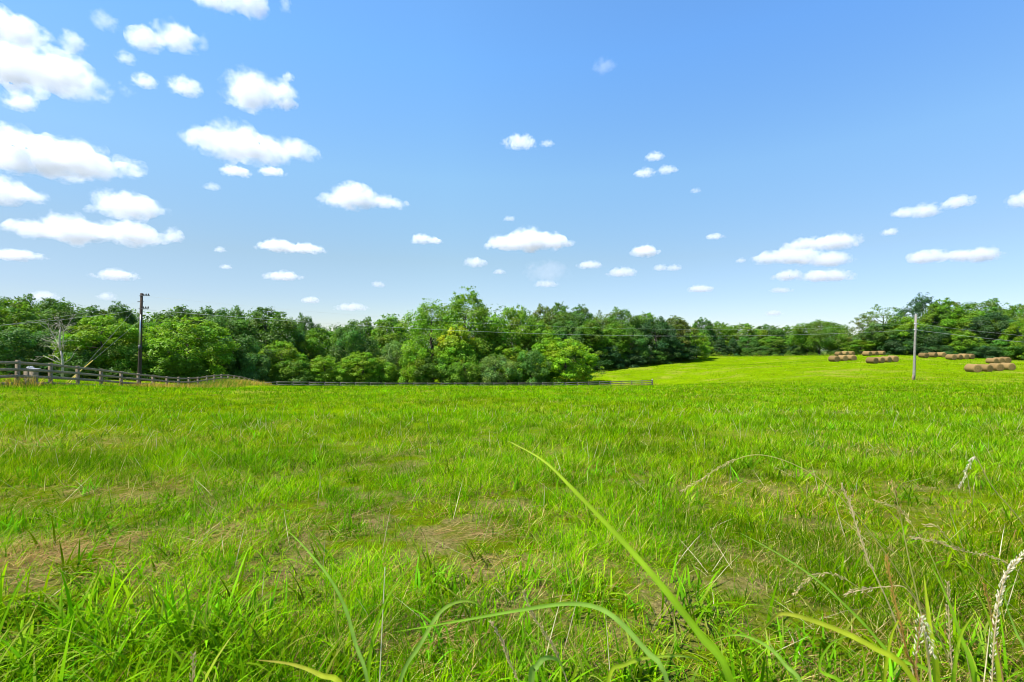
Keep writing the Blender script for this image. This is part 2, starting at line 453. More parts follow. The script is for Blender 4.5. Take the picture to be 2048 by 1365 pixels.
def straw_grass():
    parts = []
    cl = []
    def at_fence(n, off, cnt, sp, h, green=0.): 
        x, y = fence1(n); cl.append((x + off * .95, y - off * .3, cnt, sp, h, green))
    at_fence(0, .35, 500, .5, .62); at_fence(-.6, .5, 260, .6, .5); at_fence(1.1, .4, 120, .4, .4); at_fence(2, .5, 90, .4, .4)
    at_fence(3, .4, 110, .4, .55); at_fence(4, .5, 100, .4, .45)
    for n in (4.6, 5.1, 5.6, 6.1): at_fence(n, .9, 650, .6, .62)
    for n in np.arange(6.6, 21, .5): at_fence(n, 1.4, 520, .9, .75, .45 if 8 < n < 13.5 else .12)
    for n in np.arange(9, 14, .7): at_fence(n, .8, 420, .8, 1.0, .85)
    for m in np.arange(-3, 27.5, .6):
        x, y = fence2(m); cl.append((x, y - .5 + rng.normal(0, .3), 110, .7, .5, .25))
    for m in np.arange(17, 27.5, .4):
        x, y = fence2(m); cl.append((x, y + 1.2, 150, .8, .5, 0.05))
    x, y, z = W(1828, 760, 60); cl.append((x + .6, y - .3, 160, .7, .4, .6)); cl.append((x - .5, y - .2, 90, .5, .3, .6))
    for px in np.arange(1186, 2200, 7):           # rank growth at the margin of the wood
        Y = float(np.interp(px, *TREELINE)) - rng.uniform(.2, 1.6); cl.append(((px - CX) / F * Y, Y, int(rng.uniform(30, 110)), .7, rng.uniform(.4, .9), .75))
    for (X, Y, c, sp, h, gr) in cl:
        c = int(c * .55); gr = gr * .7 + .22
        x = X + rng.normal(0, sp, c); y = Y + rng.normal(0, sp * .7, c); n = c
        col = STRAW[rng.choice([0, 0, 1, 2, 4], n)] * rng.uniform(.8, 1.3, (n, 1)) * np.array([[1.1, .95, .8]])
        g = rng.random(n) < gr
        col = np.where(g[:, None], np.array([[.14, .24, .02]]) * rng.uniform(.7, 1.3, (n, 1)), col)
        parts.append(blades(x, y, G(x, y) - .02, h * rng.uniform(.5, 1.2, n), np.full(n, .012 + .0004 * Y), rng.uniform(0, 6.28, n), np.abs(rng.normal(.2, .2, n)), rng.uniform(.1, .9, n), 3, col))
    V, Lp, ln, C = join(parts)
    o = obj('straw_grass', np_mesh('straw_grass', V, Lp, ln, C), M_GRASS)
    tag(o, 'tall dry straw coloured grass along the fence line', 'dry grass', kind='stuff')
straw_grass()

# ------------------------------------------------------------------ trees
PROFILES = {
    'round': [(0, .35), (.12, .72), (.3, .95), (.5, 1.0), (.7, .93), (.86, .74), (1, .3)],
    'dome': [(0, .8), (.15, .95), (.35, 1.0), (.6, .95), (.8, .8), (.93, .56), (1, .28)],
    'tall': [(0, .6), (.15, .85), (.35, 1.0), (.55, .93), (.72, .76), (.88, .54), (1, .22)],
    'cone': [(0, .75), (.12, 1.0), (.35, .82), (.6, .55), (.82, .3), (1, .05)],
    'parasol': [(0, .3), (.1, .7), (.25, .98), (.45, 1.0), (.65, .86), (.83, .6), (1, .15)],
}
def leaf_quads(P, Nn, S, rs):
    n = len(P)
    a = rs.normal(size=(n, 3)); a -= Nn * (a * Nn).sum(1, keepdims=True); a /= np.linalg.norm(a, axis=1, keepdims=True) + 1e-9
    b = np.cross(Nn, a)
    s = S[:, None]
    e = rs.uniform(.45, .8, (n, 1))
    V = np.stack([P - a * s * .6, P + b * s * .5 * e - a * s * .05, P + a * s * .6, P - b * s * .5 * e + a * s * .05], 1).reshape(-1, 3)
    return V, np.arange(n * 4), np.full(n, 4)

def crown_data(seed, H, Wd, base, prof, npuff, nleaf, leaf, flat=.75, upb=.5, rp=.15, sparse=0., spread=(.55, .98), hue=None, skirt=True):
    """leaves gathered in boughs through a crown of height H (from base*H up) and width Wd"""
    rs = np.random.default_rng(seed)
    pr = np.array(PROFILES[prof]); R = Wd / 2
    Ps = []; Ns = []; Ss = []; Cs = []
    cents = []
    ph = rs.uniform(0, 6.28, 4)
    for i in range(npuff):
        h = (i + rs.random()) / npuff
        h = h ** .85
        th = i * 2.39996 + rs.normal(0, .35)
        lump = 1 + .16 * math.sin(2 * th + ph[0] + 4 * h) + .12 * math.sin(3 * th + ph[1] - 6 * h) + rs.normal(0, .08)
        rr = np.interp(h, pr[:, 0], pr[:, 1]) * R * lump
        k = rs.uniform(*spread)
        c = np.array([math.cos(th) * rr * k, math.sin(th) * rr * k, base * H + (1 - base) * H * (h * .93 + .02) + rs.normal(0, .02) * H])
        pr_ = rp * Wd * rs.uniform(.65, 1.25) * (1 if h < .85 else .72)
        m = int(nleaf / npuff * (pr_ / (rp * Wd)) ** 2 * rs.uniform(.8, 1.2))
        outv = np.array([math.cos(th), math.sin(th), .45]); outv /= np.linalg.norm(outv)
        d = rs.normal(size=(m * 3, 3)); d /= np.linalg.norm(d, axis=1, keepdims=True)
        d = d[(d @ outv) > -.35][:m]
        m = len(d)
        rad = pr_ * (1 - .55 * rs.random((m, 1)) ** 2.0) * (1 + .18 * rs.normal(size=(m, 1)) * sparse)
        rad *= 1 + .22 * np.sin(d[:, :1] * 7 + ph[2] + i) * np.cos(d[:, 1:2] * 6 + i)
        P = c + d * rad * np.array([1, 1, flat])
        Nn = d * .65 + np.array([0, 0, upb]) + rs.normal(0, .38, (m, 3))
        Nn /= np.linalg.norm(Nn, axis=1, keepdims=True)
        cp_ = np.array([rs.uniform(.82, 1.14), rs.uniform(.84, 1.16), rs.uniform(.7, 1.3)]) * rs.uniform(.82, 1.16)
        C = cp_ * rs.uniform(.75, 1.25, (m, 1)) * np.stack([rs.uniform(.85, 1.2, m), np.ones(m), rs.uniform(.8, 1.3, m)], 1)
        if hue is not None: C = C * hue(c[2] / H, th, rs)
        Ps.append(P); Ns.append(Nn); Ss.append(leaf * rs.uniform(.55, 1.35, m)); Cs.append(C); cents.append(c)
    # ragged outer sprigs
    ns = int(npuff * 1.6)
    for i in range(ns):
        h = rs.uniform(.05, 1.03); th = rs.uniform(0, 6.28)
        rr = np.interp(h, pr[:, 0], pr[:, 1]) * R * (1 + .16 * math.sin(2 * th + ph[0] + 4 * h) + .12 * math.sin(3 * th + ph[1] - 6 * h)) * rs.uniform(.92, 1.07)
        c = np.array([math.cos(th) * rr, math.sin(th) * rr, base * H + (1 - base) * H * h])
        m = rs.integers(14, 40)
        P = c + rs.normal(0, .045 * Wd * .5, (m, 3)) * np.array([1, 1, .7])
        Nn = rs.normal(size=(m, 3)) + np.array([0, 0, .7]); Nn /= np.linalg.norm(Nn, axis=1, keepdims=True)
        Ps.append(P); Ns.append(Nn); Ss.append(leaf * rs.uniform(.5, 1.1, m))
        C = np.ones((m, 3)) * rs.uniform(.8, 1.25)
        if hue is not None: C = C * hue(h, th, rs)
        Cs.append(C)
    P = np.concatenate(Ps); Nn = np.concatenate(Ns); S = np.concatenate(Ss); C = np.concatenate(Cs)
    V, Lp, ln = leaf_quads(P, Nn, S, rs)
    return V, Lp, ln, np.repeat(C, 4, 0), cents

def trunk_mesh(name, seed, H, Wd, cents, base, r0=None, col=None):
    rs = np.random.default_rng(seed + 99)
    b = MB(); r0 = r0 or .022 * H
    top = H * .8
    pts = [np.array([rs.normal(0, .012 * H) * (k > 0), rs.normal(0, .012 * H) * (k > 0), top * k / 6 - (0.3 if k == 0 else 0)]) for k in range(7)]
    b.tube(pts, [r0 * 1.35, r0, r0 * .85, r0 * .7, r0 * .5, r0 * .32, r0 * .12], 8)
    sel = [cents[i] for i in rs.permutation(len(cents))[:14]]
    for c in sel:
        z0 = max(.1 * H, c[2] - .25 * H * rs.uniform(.5, 1.2)); z0 = min(z0, top * .92)
        k = z0 / top * 6; i = int(k); p0 = pts[i] * (1 - (k - i)) + pts[min(i + 1, 6)] * (k - i)
        mid = (p0 + c) / 2 + np.array([0, 0, -.04 * H])
        rr = r0 * .45 * (1 - z0 / H)
        b.tube([p0, mid, c], [rr + .02, rr * .6 + .015, .015], 5)
    return b.mesh(name, True)

def yellow_tip(h, th, rs):
    k = min(1, max(0, (h - .62) / .2)) * (1 if math.cos(th - 4.0) > -.55 else .25)
    return np.array([1 + 1.7 * k, 1 + .5 * k, 1 + .2 * k])

SPEC = {
    #  H, W, base, profile, puffs, leaves, leafsize, flat, upbias, rp, colour
    'oak': dict(H=15, Wd=11, base=.04, prof='dome', npuff=62, nleaf=23100, leaf=.34, rp=0.1512, flat=.8),
    'oak2': dict(H=15, Wd=10, base=.05, prof='round', npuff=70, nleaf=23100, leaf=.33, rp=0.1400, flat=.85),
    'maple': dict(H=16, Wd=9, base=.04, prof='tall', npuff=74, nleaf=24150, leaf=.31, rp=0.1456, flat=.8, spread=(.5, 1.02)),
    'walnut': dict(H=13, Wd=11, base=.03, prof='dome', npuff=70, nleaf=23000, leaf=.34, rp=0.1400, flat=.68, upb=.7),
    'walnut2': dict(H=13, Wd=11, base=.03, prof='round', npuff=66, nleaf=22050, leaf=.34, rp=0.1300, flat=.66, upb=.75),
    'poplar': dict(H=19, Wd=11, base=.06, prof='tall', npuff=84, nleaf=23100, leaf=.32, rp=0.1420, flat=.8, spread=(.5, 1.02), sparse=.6),
    'vine': dict(H=12, Wd=9, base=.0, prof='dome', npuff=48, nleaf=22050, leaf=.30, rp=0.1680, flat=.95, upb=.3),
    'willow': dict(H=7, Wd=8, base=.0, prof='dome', npuff=60, nleaf=22050, leaf=.22, rp=0.1344, flat=.8, upb=.6, sparse=.8),
    'cedar': dict(H=11, Wd=5.5, base=.02, prof='cone', npuff=60, nleaf=15750, leaf=.24, rp=0.1456, flat=.9, upb=.3),
    'broad': dict(H=12, Wd=20, base=.22, prof='parasol', npuff=84, nleaf=31500, leaf=.36, rp=0.0952, flat=.7, upb=.8),
    'feather': dict(H=15, Wd=9, base=.12, prof='round', npuff=58, nleaf=6300, leaf=.26, rp=0.1120, flat=.6, upb=.6, sparse=1.2, spread=(.35, 1.1)),
    'bush': dict(H=6, Wd=7, base=.0, prof='dome', npuff=44, nleaf=17850, leaf=.24, rp=0.1680, flat=.75, upb=.8),
    'yellow': dict(H=13, Wd=9, base=.02, prof='tall', npuff=70, nleaf=23100, leaf=.31, rp=0.1456, flat=.75, hue=yellow_tip),
}
PROTO = {}
for i, (k, s) in enumerate(SPEC.items()):
    V, Lp, ln, C, cents = crown_data(100 + i * 7, **s)
    PROTO[k] = (np_mesh('crown_' + k, V, Lp, ln, C), trunk_mesh('trunk_' + k, i, s['H'], s['Wd'], cents, s['base']), s['H'], s['Wd'])
    PROTO[k][0].materials.append(M_LEAF); PROTO[k][1].materials.append(M_BARK)

TINT = {
    'dark': (.078, .160, .016), 'deep': (.062, .136, .018), 'teal': (.048, .114, .030), 'mid': (.102, .205, .011), 'bright': (.140, .255, .008),
    'light': (.128, .240, .011), 'olive': (.115, .170, .020), 'grey': (.115, .198, .036), 'lime': (.155, .275, .007), 'cool': (.078, .168, .024),
}
tree_i = 0
def tree(px, Y, top, wpx, spec, tint, label, cat='tree', group=None, name=None, rz=None):
    global tree_i
    tree_i += 1
    x = (px - CX) / F * Y; gz = g1(x, Y)
    ztop = CZ + (CY - top) / F * Y
    cm, tm, H, Wd = PROTO[spec]
    h = max(1.5, ztop - gz)
    w = wpx / F * Y
    r = empty(name or ('tree' if cat == 'tree' else cat), (x, Y, gz), label, cat, group)
    r.rotation_euler.z = random.Random(tree_i * 13).uniform(0, 6.28) if rz is None else rz
    r.scale = (w / Wd * .98, w / Wd * .98, h / H * .98)
    t = bpy.data.objects.new('trunk', tm); COL.objects.link(t); t.parent = r
    c = bpy.data.objects.new('crown', cm); COL.objects.link(c); c.parent = r
    k = random.Random(tree_i * 7).uniform(1.02, 1.28)
    if group == GC: k *= 1.12
    c.color = tuple(v * k for v in TINT[tint]) + (1,)
    return r

GL, GC, GM, GF, GR = 'trees behind the weathered fence', 'trees behind the low dark fence', 'trees of the wood beyond the central clump', 'far trees across the pasture', 'trees behind the hay bales'
TREES = [
    # left of and round the dark pole
    (28, 78, 590, 120, 'oak', 'dark', 'dark topped oak rising behind the bright tree at the left edge', GL),
    (22, 68, 603, 130, 'walnut', 'light', 'bright green spreading tree at the left edge of the photo', GL),
    (18, 62, 655, 110, 'vine', 'cool', 'blue-green low tree in the corner under the left wires', GL),
    (-70, 66, 600, 130, 'oak2', 'mid', 'mid green tree partly outside the left edge', GL),
    (112, 80, 599, 110, 'oak2', 'dark', 'dark rounded tree directly above the bleached dead tree', GL),
    (100, 66, 660, 80, 'bush', 'cool', 'low leafy tree behind the bleached dead tree', GL),
    (180, 82, 613, 90, 'maple', 'dark', 'dark tree peeping over the yellow-green walnut beside the dark pole', GL),
    (205, 66, 630, 122, 'walnut2', 'bright', 'yellow-green tree between the dead tree and the dark pole', GL),
    (165, 63, 700, 60, 'vine', 'deep', 'deep green shrubby tree right of the dead trunk', GL),
    (240, 84, 605, 72, 'maple', 'deep', 'tall dark tree just left of the dark pole top', GL),
    (258, 66, 690, 80, 'bush', 'mid', 'leafy green bush at the foot of the dark pole', GL),
    (295, 74, 640, 80, 'vine', 'mid', 'green tree right behind the dark utility pole', GL),
    (330, 96, 622, 60, 'oak', 'deep', 'small dark crown first right of the dark pole on the skyline', GL),
    (366, 96, 614, 66, 'oak2', 'dark', 'dark crown behind the big domed yellow-green tree', GL),
    (375, 72, 636, 148, 'walnut', 'bright', 'big domed yellow-green tree right of the dark pole', GL),
    (345, 68, 705, 90, 'bush', 'mid', 'bush in front of the big domed yellow-green tree', GL),
    (412, 98, 614, 64, 'maple', 'dark', 'dark narrow crown at the right shoulder of the domed tree', GL),
    (462, 92, 613, 90, 'oak', 'cool', 'grey-green oak with rounded top behind the fence mound', GL),
    (535, 94, 617, 120, 'oak2', 'dark', 'wide dark oak with sloping right shoulder behind the fence corner', GL),
    (430, 76, 690, 70, 'bush', 'light', 'light green bush behind the crest of the fence mound', GL),
    (482, 80, 668, 88, 'vine', 'deep', 'very dark vine-hung tree behind the fence mound', GL),
    (500, 78, 705, 70, 'bush', 'cool', 'dull green bush where the fence drops off the mound', GL),
    (562, 86, 682, 84, 'walnut2', 'bright', 'bright green tree in front of the wide dark oak', GL),
    (612, 106, 629, 56, 'oak', 'deep', 'small round dark crown at the end of the skyline dip', GL),
    (640, 100, 658, 92, 'oak2', 'mid', 'mid green tree below the skyline dip', GC),
    (585, 84, 718, 70, 'bush', 'mid', 'low bush behind the left end of the dark fence', GC),
    (648, 88, 712, 74, 'walnut', 'bright', 'small bright tree in front under the skyline dip', GC),
    (705, 96, 652, 84, 'vine', 'deep', 'dark tree draped with vines left of the pale trees', GC),
    (722, 116, 636, 96, 'oak', 'dark', 'dark tree on the skyline right of the dip', GC),
    (725, 90, 704, 80, 'walnut2', 'bright', 'bright low tree in front of the vine-draped tree', GC),
    (778, 114, 630, 96, 'maple', 'mid', 'green rounded tree left of the tall central tree', GC),
    (690, 88, 730, 50, 'bush', 'light', 'small light bush by the dark fence under the vine-draped tree', GC),
    (792, 98, 682, 76, 'willow', 'grey', 'pale grey-green tree left of the central clump', GC),
    (762, 92, 722, 60, 'bush', 'light', 'yellowish bush beside the pale grey-green tree', GC),
    (832, 92, 690, 66, 'vine', 'bright', 'bright green tree at the left foot of the central clump', GC),
    (862, 100, 600, 112, 'poplar', 'light', 'light green airy tree on the left of the tall central tree', GC),
    (932, 101, 577, 132, 'poplar', 'light', 'tallest tree, standing in the centre with a ragged top', GC),
    (914, 95, 655, 94, 'yellow', 'light', 'tree with yellow turning leaves at its top', GC),
    (866, 92, 712, 86, 'vine', 'dark', 'dark bush tree below left of the yellow-topped tree', GC),
    (1026, 103, 612, 92, 'walnut2', 'light', 'light green rounded tree right of the tallest tree', GC),
    (975, 100, 650, 80, 'maple', 'mid', 'green tree between the yellow-topped tree and the rounded tree', GC),
    (1076, 102, 644, 84, 'maple', 'light', 'pale green smooth crown above the yellow-green bush tree', GC),
    (1018, 96, 690, 84, 'walnut', 'bright', 'bright low boughs above the grey-green willow bush', GC),
    (992, 91, 710, 84, 'willow', 'grey', 'grey-green willow bush behind the dark fence', GC),
    (1062, 93, 698, 66, 'vine', 'cool', 'dull green bush between the willow bush and the yellow-green bush tree', GC),
    (1130, 97, 678, 116, 'walnut', 'lime', 'broad yellow-green bush tree at the right end of the central clump', GC),
    (1096, 101, 664, 70, 'walnut2', 'bright', 'bright tree just behind the yellow-green bush tree', GC),
    (930, 90, 722, 70, 'bush', 'mid', 'green bush in front of the yellow-topped tree', GC),
    # wood beyond the clump
    (1090, 136, 610, 72, 'oak', 'olive', 'olive green crown right of the light rounded tree on the skyline', GM),
    (1120, 140, 607, 66, 'oak2', 'dark', 'dark crown topping the skyline of the middle wood', GM),
    (1158, 140, 611, 74, 'maple', 'cool', 'blue-green crown on the skyline next to the topmost dark crown', GM),
    (1128, 124, 642, 86, 'oak2', 'cool', 'grey-blue tree behind the yellow-green bush tree', GM),
    (1208, 142, 622, 60, 'feather', 'olive', 'thin olive crown on the skyline of the middle wood', GM),
    (1182, 126, 640, 78, 'maple', 'mid', 'green tree at the near corner of the middle wood', GM),
    (1244, 144, 616, 76, 'oak', 'dark', 'dark knobbly crown mid skyline of the middle wood', GM),
    (1226, 130, 646, 66, 'maple', 'mid', 'lighter green tree with two points in the middle wood', GM),
    (1205, 126, 690, 80, 'vine', 'teal', 'dark shaded lower tree at the field corner of the middle wood', GM),
    (1262, 134, 654, 66, 'oak2', 'cool', 'rounded tree standing at the front of the middle wood', GM),
    (1290, 150, 627, 72, 'oak2', 'mid', 'green tree on the descending skyline of the middle wood', GM),
    (1312, 143, 634, 80, 'oak', 'teal', 'dark blue-green tree above the field in the middle wood', GM),
    (1252, 131, 705, 66, 'bush', 'teal', 'dark bush at the field edge under the rounded tree', GM),
    (1300, 139, 700, 70, 'bush', 'cool', 'grey-green bush at the field edge under the blue-green tree', GM),
    (1352, 148, 632, 66, 'maple', 'olive', 'yellowish tree at the right end of the middle wood', GM),
    (1350, 146, 684, 80, 'vine', 'teal', 'dark tree low at the right end of the middle wood', GM),
    (1392, 152, 664, 50, 'walnut', 'bright', 'yellow-green small tree closing the right end of the middle wood', GM),
    # far edge of the pasture
    (1406, 205, 636, 48, 'maple', 'cool', 'blue-green crown right after the end of the middle wood', GF),
    (1438, 212, 644, 60, 'oak', 'mid', 'rounded green far tree with flat top left of the two cedars', GF),
    (1400, 192, 690, 46, 'bush', 'light', 'light bush where the far field edge begins', GF),
    (1440, 191, 674, 32, 'cedar', 'teal', 'left dark pointed cedar at the far field edge', GF),
    (1466, 192, 676, 28, 'cedar', 'teal', 'right dark pointed cedar at the far field edge', GF),
    (1484, 208, 648, 76, 'oak2', 'light', 'light green dome above the two cedars', GF),
    (1494, 194, 672, 52, 'vine', 'cool', 'dull tree right of the two cedars', GF),
    (1536, 210, 649, 66, 'oak', 'cool', 'dark green far tree mid way to the broad oak', GF),
    (1545, 192, 672, 56, 'walnut2', 'mid', 'green tree at the field edge left of the broad oak', GF),
    (1580, 206, 652, 60, 'maple', 'mid', 'far tree just left above the broad oak', GF),
    (1580, 189, 690, 50, 'bush', 'teal', 'dark bush at the left foot of the broad oak', GF),
    (1522, 189, 692, 44, 'bush', 'cool', 'low bush at the far field edge between dull tree and green tree', GF),
    (1640, 172, 643, 118, 'broad', 'mid', 'broad round-headed oak with a visible trunk behind the bales', GF),
    (1612, 182, 694, 50, 'bush', 'grey', 'grey bush under the left boughs of the broad oak', GF),
    (1690, 176, 690, 56, 'bush', 'cool', 'bush under the right boughs of the broad oak', GF),
    # right wood
    (1726, 152, 628, 50, 'feather', 'olive', 'thin nearly bare tree at the left end of the right wood', GR),
    (1722, 150, 680, 60, 'walnut2', 'light', 'light green low tree beneath the nearly bare tree', GR),
    (1768, 150, 610, 80, 'feather', 'grey', 'feathery grey-green tall tree next to the nearly bare tree', GR),
    (1762, 148, 648, 70, 'oak2', 'cool', 'dull green tree filling below the feathery tree', GR),
    (1806, 147, 634, 80, 'walnut', 'bright', 'bright tree left behind the pale pole', GR),
    (1846, 152, 588, 72, 'poplar', 'teal', 'dark tree with the highest top right behind the pale pole', GR),
    (1886, 146, 598, 72, 'maple', 'mid', 'green tree right of the highest tree', GR),
    (1850, 142, 652, 80, 'vine', 'teal', 'dark shaded tree directly behind the pale pole', GR),
    (1795, 144, 676, 70, 'bush', 'teal', 'dark low tree left of the pale pole foot', GR),
    (1962, 148, 600, 112, 'oak', 'dark', 'wide dark dome on the right skyline', GR),
    (1946, 141, 622, 82, 'walnut2', 'light', 'light green tree in front of the wide dark dome', GR),
    (1924, 134, 662, 62, 'walnut', 'light', 'pale yellowish boughs low in front of the right wood', GR),
    (1902, 138, 664, 64, 'vine', 'deep', 'dark hollow tree behind the middle bales', GR),
    (1984, 136, 626, 84, 'oak2', 'teal', 'dark blue-green tree near the right edge', GR),
    (2044, 140, 605, 80, 'oak', 'mid', 'green tree on the skyline at the right edge', GR),
    (2044, 128, 640, 62, 'walnut', 'lime', 'yellow-green tree cut by the right edge', GR),
    (2015, 130, 678, 70, 'vine', 'cool', 'low grey-green tree behind the last bales on the right', GR),
    (1955, 131, 690, 60, 'bush', 'teal', 'dark bush behind the row of four bales', GR),
    (1875, 137, 690, 60, 'bush', 'teal', 'dark bush right of the pale pole behind bales', GR),
    (2110, 132, 630, 90, 'oak2', 'mid', 'mid green tree outside the right edge', GR),
]
for (px, Y, top, wpx, sp, ti, lab, gr) in TREES:
    cat = 'bush' if sp in ('bush', 'willow') and top > 670 else 'tree'
    tree(px, Y, top, wpx, sp, ti, lab, cat, gr)

def dead_tree():
    Y = 58; px = 124; x = (px - CX) / F * Y; gz = g1(x, Y)
    r = empty('dead_tree', (x, Y, gz), 'bleached leafless dead tree behind the weathered fence', 'dead tree')
    s = Y / F
    def q(a, b, dy=0): return np.array([(a - px) * s, dy, CZ + (CY - b) * s - gz])
    b = MB()
    b.tube([(0, 0, -.2), q(126, 735), q(124, 712), q(121, 700)], [.17, .125, .11, .10], 9)
    b.tube([q(121, 702), q(119, 690), q(119.5, 670), q(121, 655)], [.15, .12, .09, .04], 7)
    o = obj('trunk', b.mesh('trunk', True), M_DEAD, r)
    rs = np.random.default_rng(5)
    br = MB()
    def limb(P, r0, n=0):
        br.tube(P, list(np.linspace(r0 * .55, .010, len(P))), 6)
        if n <= 0: return
        for k in range(1, len(P)):
            for _ in range(2 if P[-1][2] > 3.6 else 1):
                p = P[k] + (P[k - 1] - P[k]) * rs.random(); d = P[k] - P[k - 1]; d = d / np.linalg.norm(d)
                d = d + rs.normal(0, .65, 3); d[2] = abs(d[2]) * .6 + .15; d /= np.linalg.norm(d)
                ln = rs.uniform(.5, 1.3)
                limb([p, p + d * ln * .5, p + d * ln + rs.normal(0, .1, 3)], r0 * .35, n - 1)
    limb([q(119, 698), q(113, 690, .3), q(104, 680, .5), q(96, 668, .6), q(92, 655, .5)], .1, 2)
    limb([q(118, 680), q(112, 672, -.3), q(108, 660, -.5), q(104, 648, -.6)], .07, 2)
    limb([q(121, 672), q(126, 660, .3), q(130, 650, .4), q(136, 640, .4)], .07, 2)
    limb([q(122, 700), q(130, 692, -.3), q(135, 676, -.5), q(135, 662, -.5), q(138, 650, -.5)], .1, 2)
    limb([q(120, 722), q(112, 716, .2), q(104, 712, .3), q(90, 711, .4)], .1, 2)
    limb([q(124, 728), q(117, 724, -.3), q(100, 712, -.7), q(85, 722, -.8), q(76, 718, -.9)], .1, 1)
    limb([q(127, 728), q(135, 720, .3), q(139, 715, .4)], .11, 2)
    limb([q(121, 658), q(119, 648), q(121, 640)], .05, 1)
    limb([q(120, 690), q(108, 690, .6), q(98, 700, .9), q(92, 690, 1)], .07, 1)
    obj('branches', br.mesh('branches', True), M_DEAD, r)
dead_tree()

# forest filling behind, and undergrowth at the foot of the edge
def mass(name, spots, leaf, label, cat, mat=M_LEAF):
    rs = np.random.default_rng(77)
    Ps = []; Ns = []; Ss = []; Cs = []
    for (x, y, z0, h, w, n, c) in spots:
        npf = max(4, int(n / 90))
        for i in range(npf):
            d0 = rs.normal(size=3); d0 /= np.linalg.norm(d0)
            cc = np.array([x, y, z0 + h * .5]) + d0 * np.array([w * .42, w * .42, h * .46]) * rs.uniform(.6, 1)
            m = 90; d = rs.normal(size=(m, 3)); d /= np.linalg.norm(d, axis=1, keepdims=True)
            pr = .2 * w * rs.uniform(.7, 1.2)
            Ps.append(cc + d * pr * np.array([1, 1, .75]) * (1 - .4 * rs.random((m, 1)) ** 2))
            nn = d * .6 + np.array([0, 0, .5]) + rs.normal(0, .4, (m, 3)); Ns.append(nn / np.linalg.norm(nn, axis=1, keepdims=True))
            Ss.append(leaf * rs.uniform(.6, 1.3, m)); Cs.append(np.array(c) * rs.uniform(.75, 1.25) * rs.uniform(.8, 1.2, (m, 1)))
    P = np.concatenate(Ps); V, Lp, ln = leaf_quads(P, np.concatenate(Ns), np.concatenate(Ss), rs)
    me = np_mesh(name, V, Lp, ln, np.repeat(np.concatenate(Cs), 4, 0))
    o = obj(name, me, mat); tag(o, label, cat, kind='stuff')
    return o
TL = lambda px: float(np.interp(px, *TREELINE))
spots = []
rs_ = random.Random(4)
SKY = ([-400, 0, 130, 260, 420, 560, 620, 660, 800, 950, 1100, 1250, 1390, 1410, 1500, 1640, 1720, 1850, 2100, 2500],
       [600, 606, 612, 622, 622, 634, 652, 654, 642, 625, 622, 630, 650, 652, 658, 662, 668, 628, 622, 620])
for row, (dY, n) in enumerate(((34, 70), (58, 70))):
    for i in range(n):
        px = -420 + 2900 * (i + rs_.random()) / n
        Y = TL(px) + dY + rs_.uniform(-4, 6)
        if Y < 70: Y += 30
        x = (px - CX) / F * Y; gz = g1(x, Y)
        zt = CZ + (CY - (np.interp(px, *SKY) + rs_.uniform(-3, 9))) / F * Y
        h = max(5, zt - gz); w = rs_.uniform(9, 13) * (1 + Y / 500)
        k = rs_.choice(['dark', 'deep', 'mid', 'cool', 'dark'])
        spots.append((x, Y, gz + h * .25, h * .78, w, 1500, TINT[k]))
o = mass('forest', spots, .55, 'dark wooded mass filling in behind the front trees', 'forest'); o.color = (1, 1, 1, 1)
spots = []
px = -120
while px < 2200:
    Y = TL(px) + rs_.uniform(.5, 4); x = (px - CX) / F * Y
    s = rs_.uniform(1.2, 3.2); k = rs_.choice(['deep', 'mid', 'light', 'cool', 'dark', 'teal', 'grey'])
    spots.append((x, Y, g1(x, Y) - .4, s * rs_.uniform(.7, 1.2), s * 1.5, 320, TINT[k]))
    px += rs_.uniform(8, 20) * 90 / Y
o = mass('undergrowth', spots, .2, 'tangled low weeds and brambles at the foot of the trees', 'undergrowth'); o.color = (1, 1, 1, 1)

# ------------------------------------------------------------------ fences
def fence_top(n): return float(np.interp(n, range(-4, 22), [703, 708.5, 713.5, 718.5] + TOPS))
def fence_a():
    n0, n1 = -4, 21
    pts = []
    for n in range(n0, n1 + 1):
        x, y = fence1(n)
        if n >= 0: zt = CZ - (fence_top(n) - CY) / F * y
        else: zt = g1(x, y) + FENCE_H
        pts.append(np.array([x, y, zt]))
    r = empty('wooden_fence', (pts[0][0], pts[0][1], g1(pts[0][0], pts[0][1])), 'weathered grey-brown rail fence running from the left edge over a mound', 'fence')
    r0 = np.array(r.location)
    rs = np.random.default_rng(8)
    nrm = np.array([.957, -.29, 0])   # towards the field
    for i, p in enumerate(pts):
        b = MB(); lean = rs.normal(0, .02, 2)
        base = np.array([p[0], p[1], min(g1(p[0], p[1]), p[2] - .9) - .35])
        top = p + np.array([lean[0], lean[1], .03 + rs.uniform(-.01, .03)])
        b.beam(base - r0, top - r0, .15, .15, jit=.012)
        obj('post', b.mesh('post', bevel=.015), M_POST, r)
    for i in range(len(pts) - 1):
        for k, (dz, hh) in enumerate(((-.07, .14), (-.41, .14), (-.75, .14), (-1.08, .13))):
            a = pts[i] + nrm * .1 + np.array([0, 0, dz + rs.normal(0, .008)]); c = pts[i + 1] + nrm * .1 + np.array([0, 0, dz + rs.normal(0, .008)])
            d = (c - a) / np.linalg.norm(c - a)
            b = MB(); b.beam(a - d * (-.004) - r0, c - d * .004 - r0, .035, hh, jit=.008)
            o = obj('rail', b.mesh('rail'), M_RAIL, r)
fence_a()
